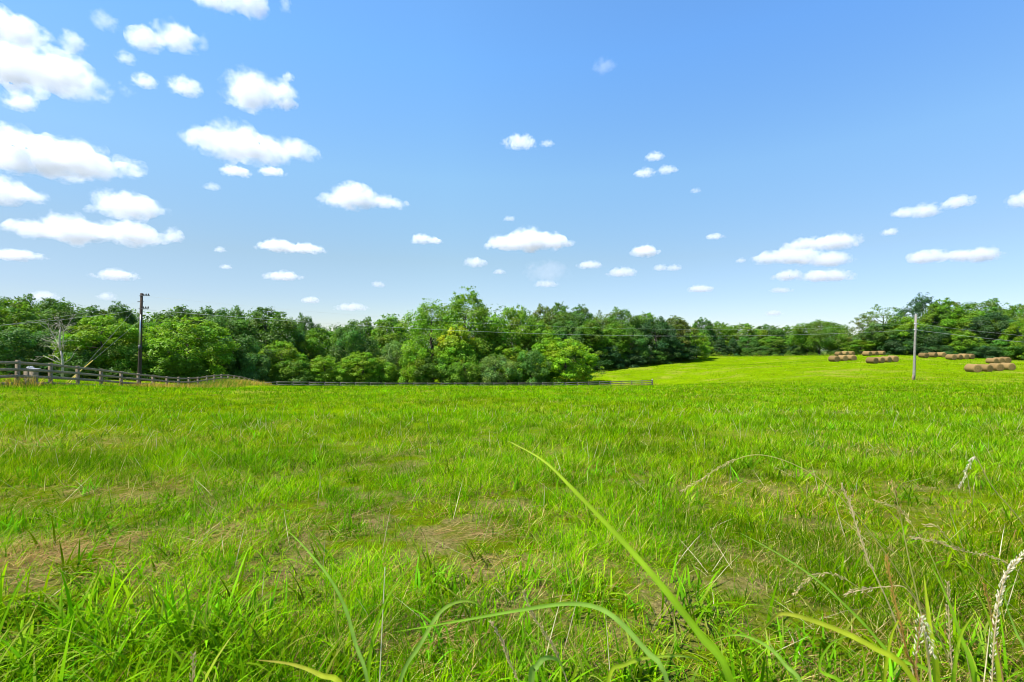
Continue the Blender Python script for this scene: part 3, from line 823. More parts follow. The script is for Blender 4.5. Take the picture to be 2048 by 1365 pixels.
def fence_b():
    pts = []
    for m in range(-3, 28):
        x, y = fence2(m); pts.append(np.array([x, y, CZ - (F2TOP(CX + x / y * F) - CY) / F * y]))
    r = empty('dark_fence', (pts[0][0], pts[0][1], g1(pts[0][0], pts[0][1])), 'low dark three-rail fence running along the front of the central trees', 'fence')
    r0 = np.array(r.location); rs = np.random.default_rng(9)
    nrm = np.array([.29, -.957, 0])
    for i, p in enumerate(pts):
        b = MB(); last = i == len(pts) - 1
        base = np.array([p[0], p[1], min(g1(p[0], p[1]), p[2] - .9) - .35])
        b.beam(base - r0, p + np.array([0, 0, .1 if last else .03]) - r0, .26 if last else .15, .26 if last else .15, jit=.012)
        o = obj('post', b.mesh('post', bevel=.015), M_DRAIL, r)
        if last:
            c = MB(); c.beam(p + np.array([0, 0, .102]) - r0, p + np.array([0, 0, .22]) - r0, .2, .2)
            k = obj('cap', c.mesh('cap', bevel=.03), M_WHITE, o); o['label'] = 'thick end post with white cap'
    for i in range(len(pts) - 1):
        for dz in (-.08, -.48, -.88):
            a = pts[i] + nrm * .1 + np.array([0, 0, dz + rs.normal(0, .012)]); c = pts[i + 1] + nrm * .1 + np.array([0, 0, dz + rs.normal(0, .012)])
            b = MB(); d = (c - a) / np.linalg.norm(c - a)
            b.beam(a + d * .004 - r0, c - d * .004 - r0, .035, .15, jit=.008)
            obj('rail', b.mesh('rail'), M_DRAIL, r)
fence_b()

def stand():
    x, y, z = W(62, 760, 27); gz = g1(x, y)
    r = empty('wooden_stand', (x, y, gz), 'squat wooden stand with white scraps on top behind the weathered fence', 'stand')
    k = y / F; zt = CZ + (CY - 738) * k - gz
    for dx in (-.17, .17):
        b = MB(); b.beam((dx, 0, -.3), (dx, 0, zt - .04), .28, .3, jit=.03); obj('post', b.mesh('post', bevel=.02), M_POST, r)
    b = MB(); b.beam((-.22, 0, zt), (.44, 0, zt), .3, .022); obj('board', b.mesh('board', bevel=.01), M_WHITE, r)
    rs = np.random.default_rng(3)
    for dx, s in ((-.17, .062), (.02, .08), (.13, .055)):
        bm = bmesh.new(); bmesh.ops.create_icosphere(bm, subdivisions=3, radius=s)
        for v in bm.verts:
            v.co *= 1 + .25 * math.sin(v.co.x * 60 + dx * 9) * math.cos(v.co.y * 47 + v.co.z * 38)
            v.co.z = v.co.z * .85
        me = bpy.data.meshes.new('scrap'); bm.to_mesh(me); bm.free()
        o = obj('white_scrap', me, M_WHITE, r); o.location = (dx, 0, zt + .03 + s * .7)
stand()

# ------------------------------------------------------------------ poles, wires
def pole_left():
    Y = 42; x = (278.5 - CX) / F * Y; gz = g1(x, Y)
    r = empty('utility_pole', (x, Y, gz), 'tall dark wooden utility pole behind the weathered fence', 'utility pole')
    zt = CZ + (CY - 587) / F * Y - gz; tx = 5 / F * Y
    P = lambda t: np.array([tx * t, 0, zt * t])
    b = MB(); b.tube([P(-.06), P(0), P(.3), P(.6), P(1)], [.16, .155, .14, .125, .105], 12)
    obj('pole', b.mesh('pole', True), M_POLE, r)
    h = lambda y: (CZ + (CY - y) / F * Y - gz) / zt
    b = MB(); o_ = np.array([.06, -.135, 0])
    b.tube([P(h(694)) + o_, P(h(630)) + o_], .045, 8); obj('conduit', b.mesh('conduit', True), M_STEEL, r)
    b = MB(); b.tube([P(h(699)) + o_ * .9 - np.array([0, 0, .1]), P(h(693)) + o_ * .9 + np.array([0, 0, .12])], .11, 8); obj('meter_box', b.mesh('meter_box', True), M_DARKMETAL, r)
    for (yy, ln, hh) in ((592.5, .85, .05), (618, .8, .05)):
        b = MB(); p = P(h(yy)); b.beam(p + np.array([-.12, -.13, 0]), p + np.array([ln, -.13, .03]), .06, hh)
        a = obj('crossarm', b.mesh('crossarm', bevel=.008), M_DARKMETAL, r)
        for dx in (.3, .52, .74):
            c = MB(); q = p + np.array([dx, -.13, .03])
            c.tube([q, q + (0, 0, .05), q + (0, 0, .06), q + (0, 0, .12), q + (0, 0, .13), q + (0, 0, .19)], [.025, .025, .06, .06, .04, .03], 8)
            obj('insulator', c.mesh('insulator', True), M_DARKMETAL, a)
    for yy in (604, 638):
        b = MB(); p = P(h(yy)); b.tube([p + np.array([-.3, -.05, 0]), p + np.array([.22, -.05, 0])], .04, 6); obj('bracket', b.mesh('bracket'), M_DARKMETAL, r)
    return [np.array([x, Y, gz]) + P(h(yy)) for yy in (592, 619, 604, 640)], (x, Y, gz)
LP, LBASE = pole_left()
def pole_right():
    Y = 60; x = (1827.5 - CX) / F * Y; gz = g1(x, Y)
    r = empty('pale_pole', (x, Y, gz), 'pale grey bare wooden pole standing alone in the pasture', 'utility pole')
    zt = CZ + (CY - 630) / F * Y - gz; tx = 4.0 / F * Y
    P = lambda t: np.array([tx * t, 0, zt * t])
    b = MB(); b.tube([P(-.05), P(0), P(.3), P(.65), P(1)], [.16, .155, .145, .135, .12], 12); obj('pole', b.mesh('pole', True), M_GPOLE, r)
    b = MB(); b.tube([P(1.002), P(1.015)], [.13, .09], 10); obj('cap', b.mesh('cap', True), M_STEEL, r)
    b = MB(); b.beam(P(.0) + (-.2, -.1, 0), P(.07) + (-.18, -.1, .1), .16, .2); obj('ground_stake', b.mesh('ground_stake', bevel=.02), M_POST, r)
    for yy in (648, 660):
        p = P((CZ + (CY - yy) / F * Y - gz) / zt); b = MB()
        b.tube([p + np.array([-.26, -.05, 0]), p + np.array([.26, -.05, 0])], .05, 6); obj('bracket', b.mesh('bracket'), M_STEEL, r)
    return [np.array([x, Y, gz]) + P((CZ + (CY - yy) / F * Y - gz) / zt) for yy in (648, 660)]
RP = pole_right()
def wire(a, b, sag, rad, label, mat=M_WIRE):
    a = np.asarray(a, float); b = np.asarray(b, float)
    P = []
    for k in range(41):
        t = k / 40; p = a * (1 - t) + b * t - a; p[2] -= sag * 4 * t * (1 - t); P.append(p)
    m = MB(); m.tube(P, rad, 5)
    o = obj('overhead_wire', m.mesh('wire', True), mat); o.location = a
    tag(o, label, 'wire', 'overhead wires', 'thing')
wire(LP[0], RP[0], 1.75, .005, 'faint upper wire spanning between dark pole and pale pole')
wire(LP[1], RP[1], 1.55, .010, 'pale lower wire spanning between dark pole and pale pole')
wire(LP[1], W(-160, 661, 34), .25, .008, 'pale wire sloping from the dark pole to the left edge')
wire(LP[2], W(-160, 668, 34.5), .3, .006, 'thin second wire sloping down left of the dark pole')
wire(RP[0], W(2330, 692, 52), .3, .008, 'faint upper wire right of the pale pole')
wire(RP[1], W(2330, 706, 52), .3, .012, 'lower wire running right from the pale pole')
def guy(att, px, py, Y, yy, label):
    e = W(px, py, Y); e[2] = g1(e[0], e[1]) - .05
    m = MB(); m.tube([(0, 0, 0), att - e], .004, 5)
    o = obj('guy_wire', m.mesh('guy_wire'), M_WIRE); o.location = e; tag(o, label, 'guy wire', 'guy wires of the dark pole', 'thing')
    d = (att - e) / np.linalg.norm(att - e); g = MB(); g.tube([d * .25, d * yy], .035, 7); obj('guard', g.mesh('guard', True), M_YELLOW, o)
guy(LP[3], 122, 768, 33, 3.6, 'guy wire with long yellow guard left of the dark pole')
guy(LP[2], 130, 768, 31.5, 2.0, 'steeper guy wire with short yellow guard left of the dark pole')

# ------------------------------------------------------------------ hay bales
def bale_mesh():
    R, Ln = .70, 1.5; n = 44
    b = MB(); rs = np.random.default_rng(2)
    prof = [(-Ln / 2, .10), (-Ln / 2 - .005, .3), (-Ln / 2 + .0, .52), (-Ln / 2 + .02, .63), (-Ln / 2 + .07, .69)] + [(-Ln / 2 + .07 + (Ln - .14) * k / 9, .70) for k in range(1, 9)] + \
           [(Ln / 2 - .07, .69), (Ln / 2 - .02, .63), (Ln / 2, .52), (Ln / 2 + .005, .3), (Ln / 2, .10)]
    V = []; Fc = []
    for (xx, rr) in prof:
        for k in range(n):
            t = 2 * math.pi * k / n
            r2 = rr * (1 + rs.normal(0, .012)); z = math.cos(t) * r2; y = math.sin(t) * r2
            if z < -.6: z = -.6 - (-.6 - z) * .25     # settled flat under its weight
            V.append((xx + rs.normal(0, .012), y * (1.03 if z < 0 else 1), z + .625))
    m = len(prof)
    for i in range(m - 1):
        for k in range(n): Fc.append([i * n + k, i * n + (k + 1) % n, (i + 1) * n + (k + 1) % n, (i + 1) * n + k])
    Fc.append(list(range(n))[::-1]); Fc.append([(m - 1) * n + k for k in range(n)])
    b.add(V, Fc)
    for q in range(900):                       # frayed straw
        t = rs.uniform(-2.2, 2.2); xx = rs.uniform(-Ln / 2, Ln / 2)
        if q % 3 == 0:
            xx = rs.choice([-1, 1]) * Ln / 2; rr = .7 * math.sqrt(rs.random()); nv = np.array([np.sign(xx), 0, 0])
        else: rr = .69; nv = np.array([0, math.sin(t), math.cos(t)])
        p = np.array([xx, math.sin(t) * rr, math.cos(t) * rr + .625])
        d = rs.normal(size=3) * .8 + nv; d /= np.linalg.norm(d); sd_ = np.cross(d, rs.normal(size=3)); sd_ /= np.linalg.norm(sd_)
        b.add([p - sd_ * .007, p + sd_ * .007, p + d * rs.uniform(.03, .085)], [[0, 1, 2]])
    me = b.mesh('hay_bale')
    # loose straw sticking out
    mt, nt, out = new_mat('hay')
    tc = N(nt, 'ShaderNodeTexCoord')
    no = N(nt, 'ShaderNodeTexNoise'); no.inputs['Scale'].default_value = 9; no.inputs['Detail'].default_value = 7; no.inputs['Roughness'].default_value = .75
    mp = N(nt, 'ShaderNodeMapping'); mp.inputs['Scale'].default_value = (5, 1, 1); nt.links.new(tc.outputs['Object'], mp.inputs[0]); nt.links.new(mp.outputs[0], no.inputs['Vector'])
    # spiral windings on the ends, from the distance to the axis
    sp = N(nt, 'ShaderNodeSeparateXYZ'); nt.links.new(tc.outputs['Object'], sp.inputs[0])
    zz = N(nt, 'ShaderNodeMath', operation='SUBTRACT'); nt.links.new(sp.outputs[2], zz.inputs[0]); zz.inputs[1].default_value = .63
    cb = N(nt, 'ShaderNodeCombineXYZ'); nt.links.new(sp.outputs[1], cb.inputs[0]); nt.links.new(zz.outputs[0], cb.inputs[1])
    le = N(nt, 'ShaderNodeVectorMath', operation='LENGTH'); nt.links.new(cb.outputs[0], le.inputs[0])
    ml = N(nt, 'ShaderNodeMath', operation='MULTIPLY_ADD'); nt.links.new(le.outputs['Value'], ml.inputs[0]); ml.inputs[1].default_value = 19; nt.links.new(no.outputs['Fac'], ml.inputs[2])
    si = N(nt, 'ShaderNodeMath', operation='SINE'); nt.links.new(ml.outputs[0], si.inputs[0])
    oi = N(nt, 'ShaderNodeObjectInfo')
    c = mixc(nt, (.125, .080, .028), (.38, .26, .10), no.outputs['Fac'])
    r2 = N(nt, 'ShaderNodeMapRange'); r2.inputs['From Min'].default_value = .3; r2.inputs['From Max'].default_value = 1; r2.inputs['To Max'].default_value = .45; nt.links.new(si.outputs[0], r2.inputs['Value'])
    c = mixc(nt, c, (.08, .052, .022), r2.outputs[0])
    c = mixc(nt, c, (.2, .13, .05), 0.12)
    tn = N(nt, 'ShaderNodeMapRange'); tn.inputs['To Min'].default_value = .72; tn.inputs['To Max'].default_value = 1.18; nt.links.new(oi.outputs['Random'], tn.inputs['Value'])
    c = mixc(nt, c, tn.outputs[0], 1.0, 'MULTIPLY')
    p = N(nt, 'ShaderNodeBsdfPrincipled', i_Roughness=.9); p.inputs['Specular IOR Level'].default_value = .1
    nt.links.new(c, p.inputs['Base Color'])
    bu = N(nt, 'ShaderNodeBump'); bu.inputs['Strength'].default_value = .35; bu.inputs['Distance'].default_value = .03; nt.links.new(no.outputs['Fac'], bu.inputs['Height']); nt.links.new(bu.outputs[0], p.inputs['Normal'])
    nt.links.new(p.outputs[0], out.inputs['Surface'])
    me.materials.append(mt)
    return me
BALE = bale_mesh()
# rows: (first px, base y, last px, base y of last, distance first, distance last, count, scale, angle, row phrase)
BROWS = [
    (1668, 722.5, 1702, 721.0, 101, 105, 3, 1.0, -50, 'the front row below the broad oak'),
    (1677, 711.6, 1702, 711.2, 139, 143, 3, .98, -46, 'the far row under the broad oak'),
    (1734, 711.8, 1762, 711.6, 126, 130, 3, .98, -46, 'the far row under the feathery tree'),
    (1744, 726.0, 1785, 724.5, 93, 97, 4, 1.0, -50, 'the four left of the pale pole'),
    (1847, 715.6, 1882, 715.6, 115, 119, 3, 1.0, -46, 'the three just right of the pale pole'),
    (1902, 719.8, 1938, 719.0, 110, 114, 4, 1.0, -46, 'the four midway between pole and right edge'),
    (1984, 727.5, 2009, 727.2, 101, 104, 3, 1.0, -48, 'the three behind the nearest row at right'),
    (1946, 745.0, 2014, 744.0, 75.5, 79, 4, 1.0, -50, 'the nearest row by the right edge'),
]
ORD = {3: ['left', 'middle', 'right'], 4: ['left end', 'second', 'third', 'right end']}
for ri, (x0, y0, x1, y1, Y0, Y1, cnt, sc, ang, phrase) in enumerate(BROWS):
    for k in range(cnt):
        t = k / (cnt - 1); px = x0 + (x1 - x0) * t; Y = Y0 + (Y1 - Y0) * t
        X = (px - CX) / F * Y; rr = random.Random(ri * 10 + k)
        o = obj('hay_bale', BALE)
        o.location = (X, Y, g1(X, Y) - .03); s = sc * rr.uniform(.95, 1.05); o.scale = (s * 1.14, s * rr.uniform(.97, 1.03), s * rr.uniform(.96, 1.04))
        o.rotation_euler = (0, 0, math.radians(ang + 4 + rr.uniform(-9, 9)) - math.atan2(px - CX, F))
        tag(o, f'round bale, {ORD[cnt][k]} of {phrase}', 'hay bale', 'round hay bales in the pasture', 'thing')

# ------------------------------------------------------------------ tall grasses near the camera
def near_path(P):
    """pixel path from the root up -> world points, with the root run down to the soil"""
    pts = [W(a, b, d) for (a, b, d) in P]
    dirv = pts[0] - pts[1]; dirv[2] = -abs(dirv[2]) - .25; dirv /= np.linalg.norm(dirv)
    root = pts[0].copy(); ext = []
    for k in range(4):
        root = root + dirv * .22 * np.array([.75 ** k, .75 ** k, 1])
        ext.append(root.copy())
        if root[2] < g1(root[0], root[1]): break
    gz = g1(ext[-1][0], ext[-1][1]); 
    if ext[-1][2] > gz: e = ext[-1].copy(); e[2] = gz - .02; ext.append(e)
    return ext[::-1] + pts
def spline(P, n):
    P = np.array(P); m = len(P); t = np.linspace(0, m - 1, n); out = []
    for q in t:
        i = min(int(q), m - 2); f = q - i
        p0 = P[max(i - 1, 0)]; p1 = P[i]; p2 = P[i + 1]; p3 = P[min(i + 2, m - 1)]
        out.append(.5 * ((2 * p1) + (-p0 + p2) * f + (2 * p0 - 5 * p1 + 4 * p2 - p3) * f * f + (-p0 + 3 * p1 - 3 * p2 + p3) * f ** 3))
    return np.array(out)
def near_blade(P, w, col, tip, label, roll=0.):
    S = spline(near_path(P), 36); o0 = S[0].copy()
    V = []; Fc = []; C = []
    for i, p in enumerate(S):
        t = i / 35
        d = S[min(i + 1, 35)] - S[max(i - 1, 0)]; d /= np.linalg.norm(d)
        view = np.array([math.sin(roll), -1, .35]); a = np.cross(d, view); a /= np.linalg.norm(a) + 1e-9
        nn = np.cross(a, d)
        ww = w * .5 * (1 - t ** 2.6) * (.5 + .5 * min(1, t * 2.2)) + .0003
        ww *= 1 + .05 * math.sin(i * 1.7 + P[0][0]) + .04 * math.sin(i * 4.1)
        V += [p - a * ww, p - nn * ww * .35, p + a * ww]
        cc = (np.array(col) * (1 - t ** 3) + np.array(tip) * t ** 3) * (1 + .10 * math.sin(i * 2.3 + P[0][0]))
        C += [cc * .96, cc * 1.12, cc * .92]
    for i in range(35):
        k = 3 * i
        Fc += [[k, k + 1, k + 4, k + 3], [k + 1, k + 2, k + 5, k + 4]]
    L = [i for q in Fc for i in q]
    me = np_mesh('grass_blade', np.array(V) - o0, L, [4] * len(Fc), np.array(C), True)
    o = obj('grass_blade', me, M_BLADE); o.location = o0
    tag(o, label, 'grass blade', 'long grass blades close to the camera', 'thing')
GB = (.20, .38, .01); GP = (.23, .38, .06); GY = (.36, .45, .015); GT = (.33, .26, .05)
near_blade([(1462, 1365, .68), (1400, 1270, .7), (1330, 1180, .72), (1250, 1088, .76), (1150, 983, .8), (1085, 920, .84), (1015, 882, .88)], 0.0129, GB, GY, 'longest grass blade, rising diagonally to the left across the middle')
near_blade([(1335, 1365, .8), (1290, 1300, .82), (1235, 1240, .84), (1190, 1214, .86), (1130, 1208, .87), (1030, 1222, .88), (930, 1240, .9), (850, 1254, .92), (790, 1264, .94)], 0.0098, GP, GB, 'pale arching blade bowing left above the bottom edge')
near_blade([(1830, 1365, .75), (1740, 1292, .77), (1660, 1254, .79), (1590, 1231, .8), (1556, 1230, .81), (1535, 1250, .82), (1505, 1285, .83)], 0.0098, GY, GT, 'yellow-green blade folded over at its brown tip')
near_blade([(1874, 1365, .72), (1864, 1290, .72), (1854, 1210, .74), (1848, 1150, .76)], 0.0150, GY, GY, 'upright yellow-green blade among the seed stalks at right')
near_blade([(1950, 1365, .8), (1922, 1275, .82), (1893, 1195, .84), (1862, 1130, .86)], 0.0115, GB, GB, 'slanting green blade right of the upright yellow-green blade')
near_blade([(1880, 1365, .9), (1790, 1315, .92), (1720, 1240, .94), (1640, 1165, .96), (1560, 1110, .98), (1480, 1066, 1.0)], 0.0074, GB, GP, 'long thin blade leaning left behind the folded blade')
near_blade([(735, 1365, 1.1), (712, 1290, 1.12), (690, 1215, 1.14), (655, 1150, 1.16), (600, 1085, 1.2), (572, 1060, 1.22)], 0.0098, GP, GB, 'pale blade leaning left, left of the middle')
near_blade([(735, 1365, 1.15), (748, 1270, 1.16), (775, 1195, 1.17), (828, 1122, 1.2)], 0.0098, GB, GB, 'green blade leaning right beside the pale left-leaning blade')
near_blade([(800, 1365, 1.1), (840, 1290, 1.1), (880, 1225, 1.12), (920, 1203, 1.14), (955, 1208, 1.15), (975, 1232, 1.16)], 0.0105, GP, GY, 'short arched pale blade under the pale arching blade')
near_blade([(1062, 1365, .85), (1072, 1335, .85), (1092, 1316, .86), (1118, 1322, .87), (1128, 1345, .88)], 0.0125, GP, GP, 'broad pale leaf tip curling at the bottom centre')
near_blade([(1215, 1365, .85), (1250, 1330, .86), (1300, 1315, .87), (1370, 1313, .88), (1405, 1325, .9)], 0.0082, GY, GP, 'low flat arching leaf at the foot of the longest blade')
near_blade([(690, 1390, .8), (640, 1350, .82), (580, 1328, .84), (512, 1320, .86)], 0.0113, GY, GT, 'leaf pointing left at the bottom edge left of centre')
near_blade([(1610, 1390, .9), (1570, 1330, .92), (1530, 1290, .94), (1475, 1270, .96), (1420, 1282, .98)], 0.0086, GP, GB, 'green leaf arching left below the folded blade')
near_blade([(1700, 1390, .9), (1640, 1340, .92), (1660, 1290, .93), (1700, 1270, .95)], 0.0082, GB, GB, 'small green leaf under the yellow-green folded blade')
near_blade([(1600, 1390, 1.0), (1560, 1320, 1.0), (1525, 1265, 1.02)], 0.0070, GB, GP, 'straight short leaf left of the folded blade tip')
near_blade([(2060, 1330, 1.1), (2030, 1260, 1.12), (2010, 1190, 1.14), (2040, 1160, 1.15)], 0.0078, GP, GB, 'green leaf bending at the right edge')

near_blade([(2000, 1400, .85), (1992, 1310, .86), (1975, 1230, .87), (1945, 1170, .88)], .011, GY, GB, 'upright yellow-green blade near the right edge, tip leaning left')
near_blade([(1765, 1400, .9), (1772, 1330, .9), (1785, 1265, .91), (1812, 1215, .92)], .010, GY, GY, 'short upright blade leaning right beside the folded blade')
near_blade([(1905, 1400, .78), (1910, 1330, .78), (1922, 1270, .79), (1950, 1225, .8)], .010, GB, GY, 'short green blade leaning right below the slanting green blade')

def near_stalk(P, r, head_from, head_r, col, scol, label, dens=1.0, droop=0.):
    S = spline(near_path(P), 44); o0 = S[0].copy()
    root = empty('seed_stalk', tuple(o0), label, 'grass stalk', 'dry seed stalks close to the camera')
    b = MB(); R = [r * (1 - .6 * i / 43) for i in range(44)]
    b.tube([p - o0 for p in S], R, 5, c=scol); obj('stem', b.mesh('stem', True), M_SEED, root)
    if head_from >= 1: return
    rs = np.random.default_rng(int(abs(P[0][0]) + P[0][1]))
    i0 = int(head_from * 43); h = MB()
    L = sum(np.linalg.norm(S[i + 1] - S[i]) for i in range(i0, 43))
    cnt = int(max(26, L / .0021) * dens)
    for k in range(cnt):
        q = i0 + (43 - i0) * (k + rs.random()) / cnt; i = min(int(q), 42); p = S[i] * (1 - (q - i)) + S[i + 1] * (q - i)
        d = S[i + 1] - S[i]; d /= np.linalg.norm(d)
        t = (q - i0) / (43 - i0)
        rad = .8 * head_r * (math.sin(math.pi * min(1, .12 + .88 * t)) ** .6)
        side = rs.normal(size=3); side -= d * np.dot(side, d); side /= np.linalg.norm(side)
        ln = .0065 * rs.uniform(.7, 1.3)
        base = p - o0 + side * rad * rs.uniform(.1, .5)
        tipd = d * 1. + side * .55; tipd[2] -= droop; tipd /= np.linalg.norm(tipd)
        e = base + tipd * ln
        h.tube([base, base * .5 + e * .5 + side * .0006, e], [.0003, .00075, .0002], 4, c=np.array(col) * rs.uniform(.7, 1.3))
    obj('seed_head', h.mesh('seed_head', True), M_SEED, root)
TAN = (.62, .50, .27); PINK = (.66, .51, .32); BRN = (.42, .26, .10); ORG = (.46, .27, .06); WHT = (.82, .75, .58); STG = (.42, .40, .12)
near_stalk([(1890, 1300, 1.0), (1800, 1150, 1.0), (1722, 1042, 1.02), (1660, 975, 1.04), (1600, 935, 1.06), (1540, 913, 1.08), (1495, 912, 1.1), (1450, 930, 1.12), (1400, 960, 1.14), (1365, 982, 1.16)], .0016, .80, .004, TAN, STG, 'longest thin stalk arching over to the left', .7)
near_stalk([(1830, 1365, .95), (1790, 1240, .96), (1755, 1160, .97), (1738, 1125, .98), (1715, 1060, 1.0), (1700, 1010, 1.02), (1683, 970, 1.03)], .0017, .62, .006, PINK, TAN, 'pinkish tan seed stalk slanting up left beside the arching stalk')
near_stalk([(1860, 1365, .9), (1842, 1230, .9), (1818, 1120, .91), (1803, 1045, .92), (1793, 1000, .92), (1783, 965, .93)], .0017, .78, .010, BRN, STG, 'fat brown upright seed head')
near_stalk([(1835, 1365, .8), (1815, 1310, .8), (1802, 1250, .8), (1785, 1180, .81), (1773, 1113, .82)], .0022, .45, .007, ORG, ORG, 'orange-brown seed spike below the fat brown seed head')
near_stalk([(2100, 1130, 1.2), (2040, 1040, 1.2), (1985, 975, 1.2), (1958, 925, 1.2), (1946, 914, 1.2), (1934, 940, 1.2), (1920, 975, 1.2)], .0014, .80, .009, WHT, TAN, 'whitish drooping plume at upper right', 1.2)
near_stalk([(1985, 1330, .8), (1994, 1230, .8), (2002, 1180, .8), (2020, 1135, .8), (2055, 1100, .8)], .0014, .45, .0046, WHT, TAN, 'white curved seed head at the right edge', 1.2)
near_stalk([(2080, 1200, 1.1), (2010, 1125, 1.1), (1930, 1103, 1.1), (1880, 1085, 1.1), (1825, 1076, 1.1)], .0014, .6, .006, PINK, STG, 'tan seed stalk lying nearly flat near the right edge')
near_stalk([(1850, 1260, .85), (1815, 1180, .85), (1770, 1174, .85), (1725, 1180, .85), (1692, 1188, .85)], .0013, .82, .007, PINK, TAN, 'short pale stalk with its head pointing left')
near_stalk([(1800, 1260, 1.0), (1725, 1182, 1.0), (1665, 1149, 1.0), (1620, 1155, 1.0), (1588, 1188, 1.0)], .0013, .68, .006, TAN, STG, 'small hooked stalk bending left behind the long thin blade')
near_stalk([(1840, 1400, .7), (1832, 1330, .7), (1838, 1270, .7), (1842, 1236, .7), (1858, 1275, .7), (1866, 1310, .7)], .0014, .6, .008, WHT, BRN, 'pale pinkish plume at the lower right bottom', 1.2)
near_stalk([(1140, 1400, .9), (1118, 1320, .9), (1092, 1270, .9), (1062, 1225, .9), (1048, 1182, .9)], .0016, .55, .0045, TAN, TAN, 'tan seed stalk crossing behind the pale arching blade')
near_stalk([(1045, 1400, .95), (1018, 1320, .95), (1005, 1285, .95), (983, 1246, .95)], .0014, .5, .004, PINK, TAN, 'shorter tan stalk at the bottom centre left')
near_stalk([(384, 1400, .8), (386, 1350, .8), (387, 1308, .8)], .0016, .72, .007, PINK, TAN, 'single pinkish seed head at the bottom left')
near_stalk([(758, 1400, 1.2), (764, 1260, 1.2), (770, 1135, 1.2)], .0017, 1.0, 0, TAN, WHT, 'straight bare straw stem left of centre')
near_stalk([(1905, 1365, .9), (1900, 1290, .9), (1897, 1220, .9), (1895, 1165, .9)], .0015, .55, .006, PINK, TAN, 'slender pink stalk between the two upright blades')
near_stalk([(2010, 1400, .9), (1995, 1300, .9), (1980, 1220, .9), (1970, 1170, .9)], .0018, .6, .0055, ORG, BRN, 'reddish brown stalk in the lower right corner')
near_stalk([(1930, 1300, .95), (1870, 1130, .95), (1830, 1060, .98), (1800, 1020, 1.0), (1750, 1000, 1.0)], .0012, .75, .005, TAN, STG, 'faint curved stalk behind the fat brown seed head')
near_stalk([(2090, 1290, 1.05), (2000, 1190, 1.05), (1940, 1130, 1.06), (1880, 1060, 1.08), (1850, 1050, 1.1)], .0012, .82, .005, TAN, STG, 'thin diagonal stalk crossing below the whitish plume')

# ------------------------------------------------------------------ clouds
M_CLOUD = []
def cloud_mat(name, dens, ells, H, seed):
    m, nt, out = new_mat(name)
    tc = N(nt, 'ShaderNodeTexCoord')
    f = None
    for (c, r) in ells:                     # thick in the middle of each lobe, thinning outwards
        mp = N(nt, 'ShaderNodeVectorMath', operation='SUBTRACT'); nt.links.new(tc.outputs['Object'], mp.inputs[0]); mp.inputs[1].default_value = c
        dv = N(nt, 'ShaderNodeVectorMath', operation='DIVIDE'); nt.links.new(mp.outputs[0], dv.inputs[0]); dv.inputs[1].default_value = r
        le = N(nt, 'ShaderNodeVectorMath', operation='LENGTH'); nt.links.new(dv.outputs[0], le.inputs[0])
        v_ = le.outputs['Value']
        if f is None: f = v_
        else:
            mn = N(nt, 'ShaderNodeMath', operation='SMOOTH_MIN'); nt.links.new(f, mn.inputs[0]); nt.links.new(v_, mn.inputs[1]); mn.inputs[2].default_value = .3; f = mn.outputs[0]
    no = N(nt, 'ShaderNodeTexNoise'); no.noise_dimensions = '4D'; no.inputs['Scale'].default_value = 2.3 / H; no.inputs['Detail'].default_value = 6; no.inputs['Roughness'].default_value = .66; no.inputs['W'].default_value = seed * 3.7
    nt.links.new(tc.outputs['Object'], no.inputs['Vector'])
    ad = N(nt, 'ShaderNodeMath', operation='MULTIPLY_ADD'); nt.links.new(no.outputs['Fac'], ad.inputs[0]); ad.inputs[1].default_value = 2.9; nt.links.new(f, ad.inputs[2])
    mr = N(nt, 'ShaderNodeMapRange'); mr.interpolation_type = 'SMOOTHSTEP'; nt.links.new(ad.outputs[0], mr.inputs['Value'])
    mr.inputs['From Min'].default_value = 2.45; mr.inputs['From Max'].default_value = 1.55; mr.inputs['To Min'].default_value = 0; mr.inputs['To Max'].default_value = dens
    v = N(nt, 'ShaderNodeVolumePrincipled'); v.inputs['Color'].default_value = (1, 1, 1, 1); v.inputs['Anisotropy'].default_value = .2
    v.inputs['Color'].default_value = (.92, .93, .945, 1)
    nt.links.new(mr.outputs[0], v.inputs['Density'])
    nt.links.new(v.outputs[0], out.inputs['Volume'])
    return m
ALT = 1100.
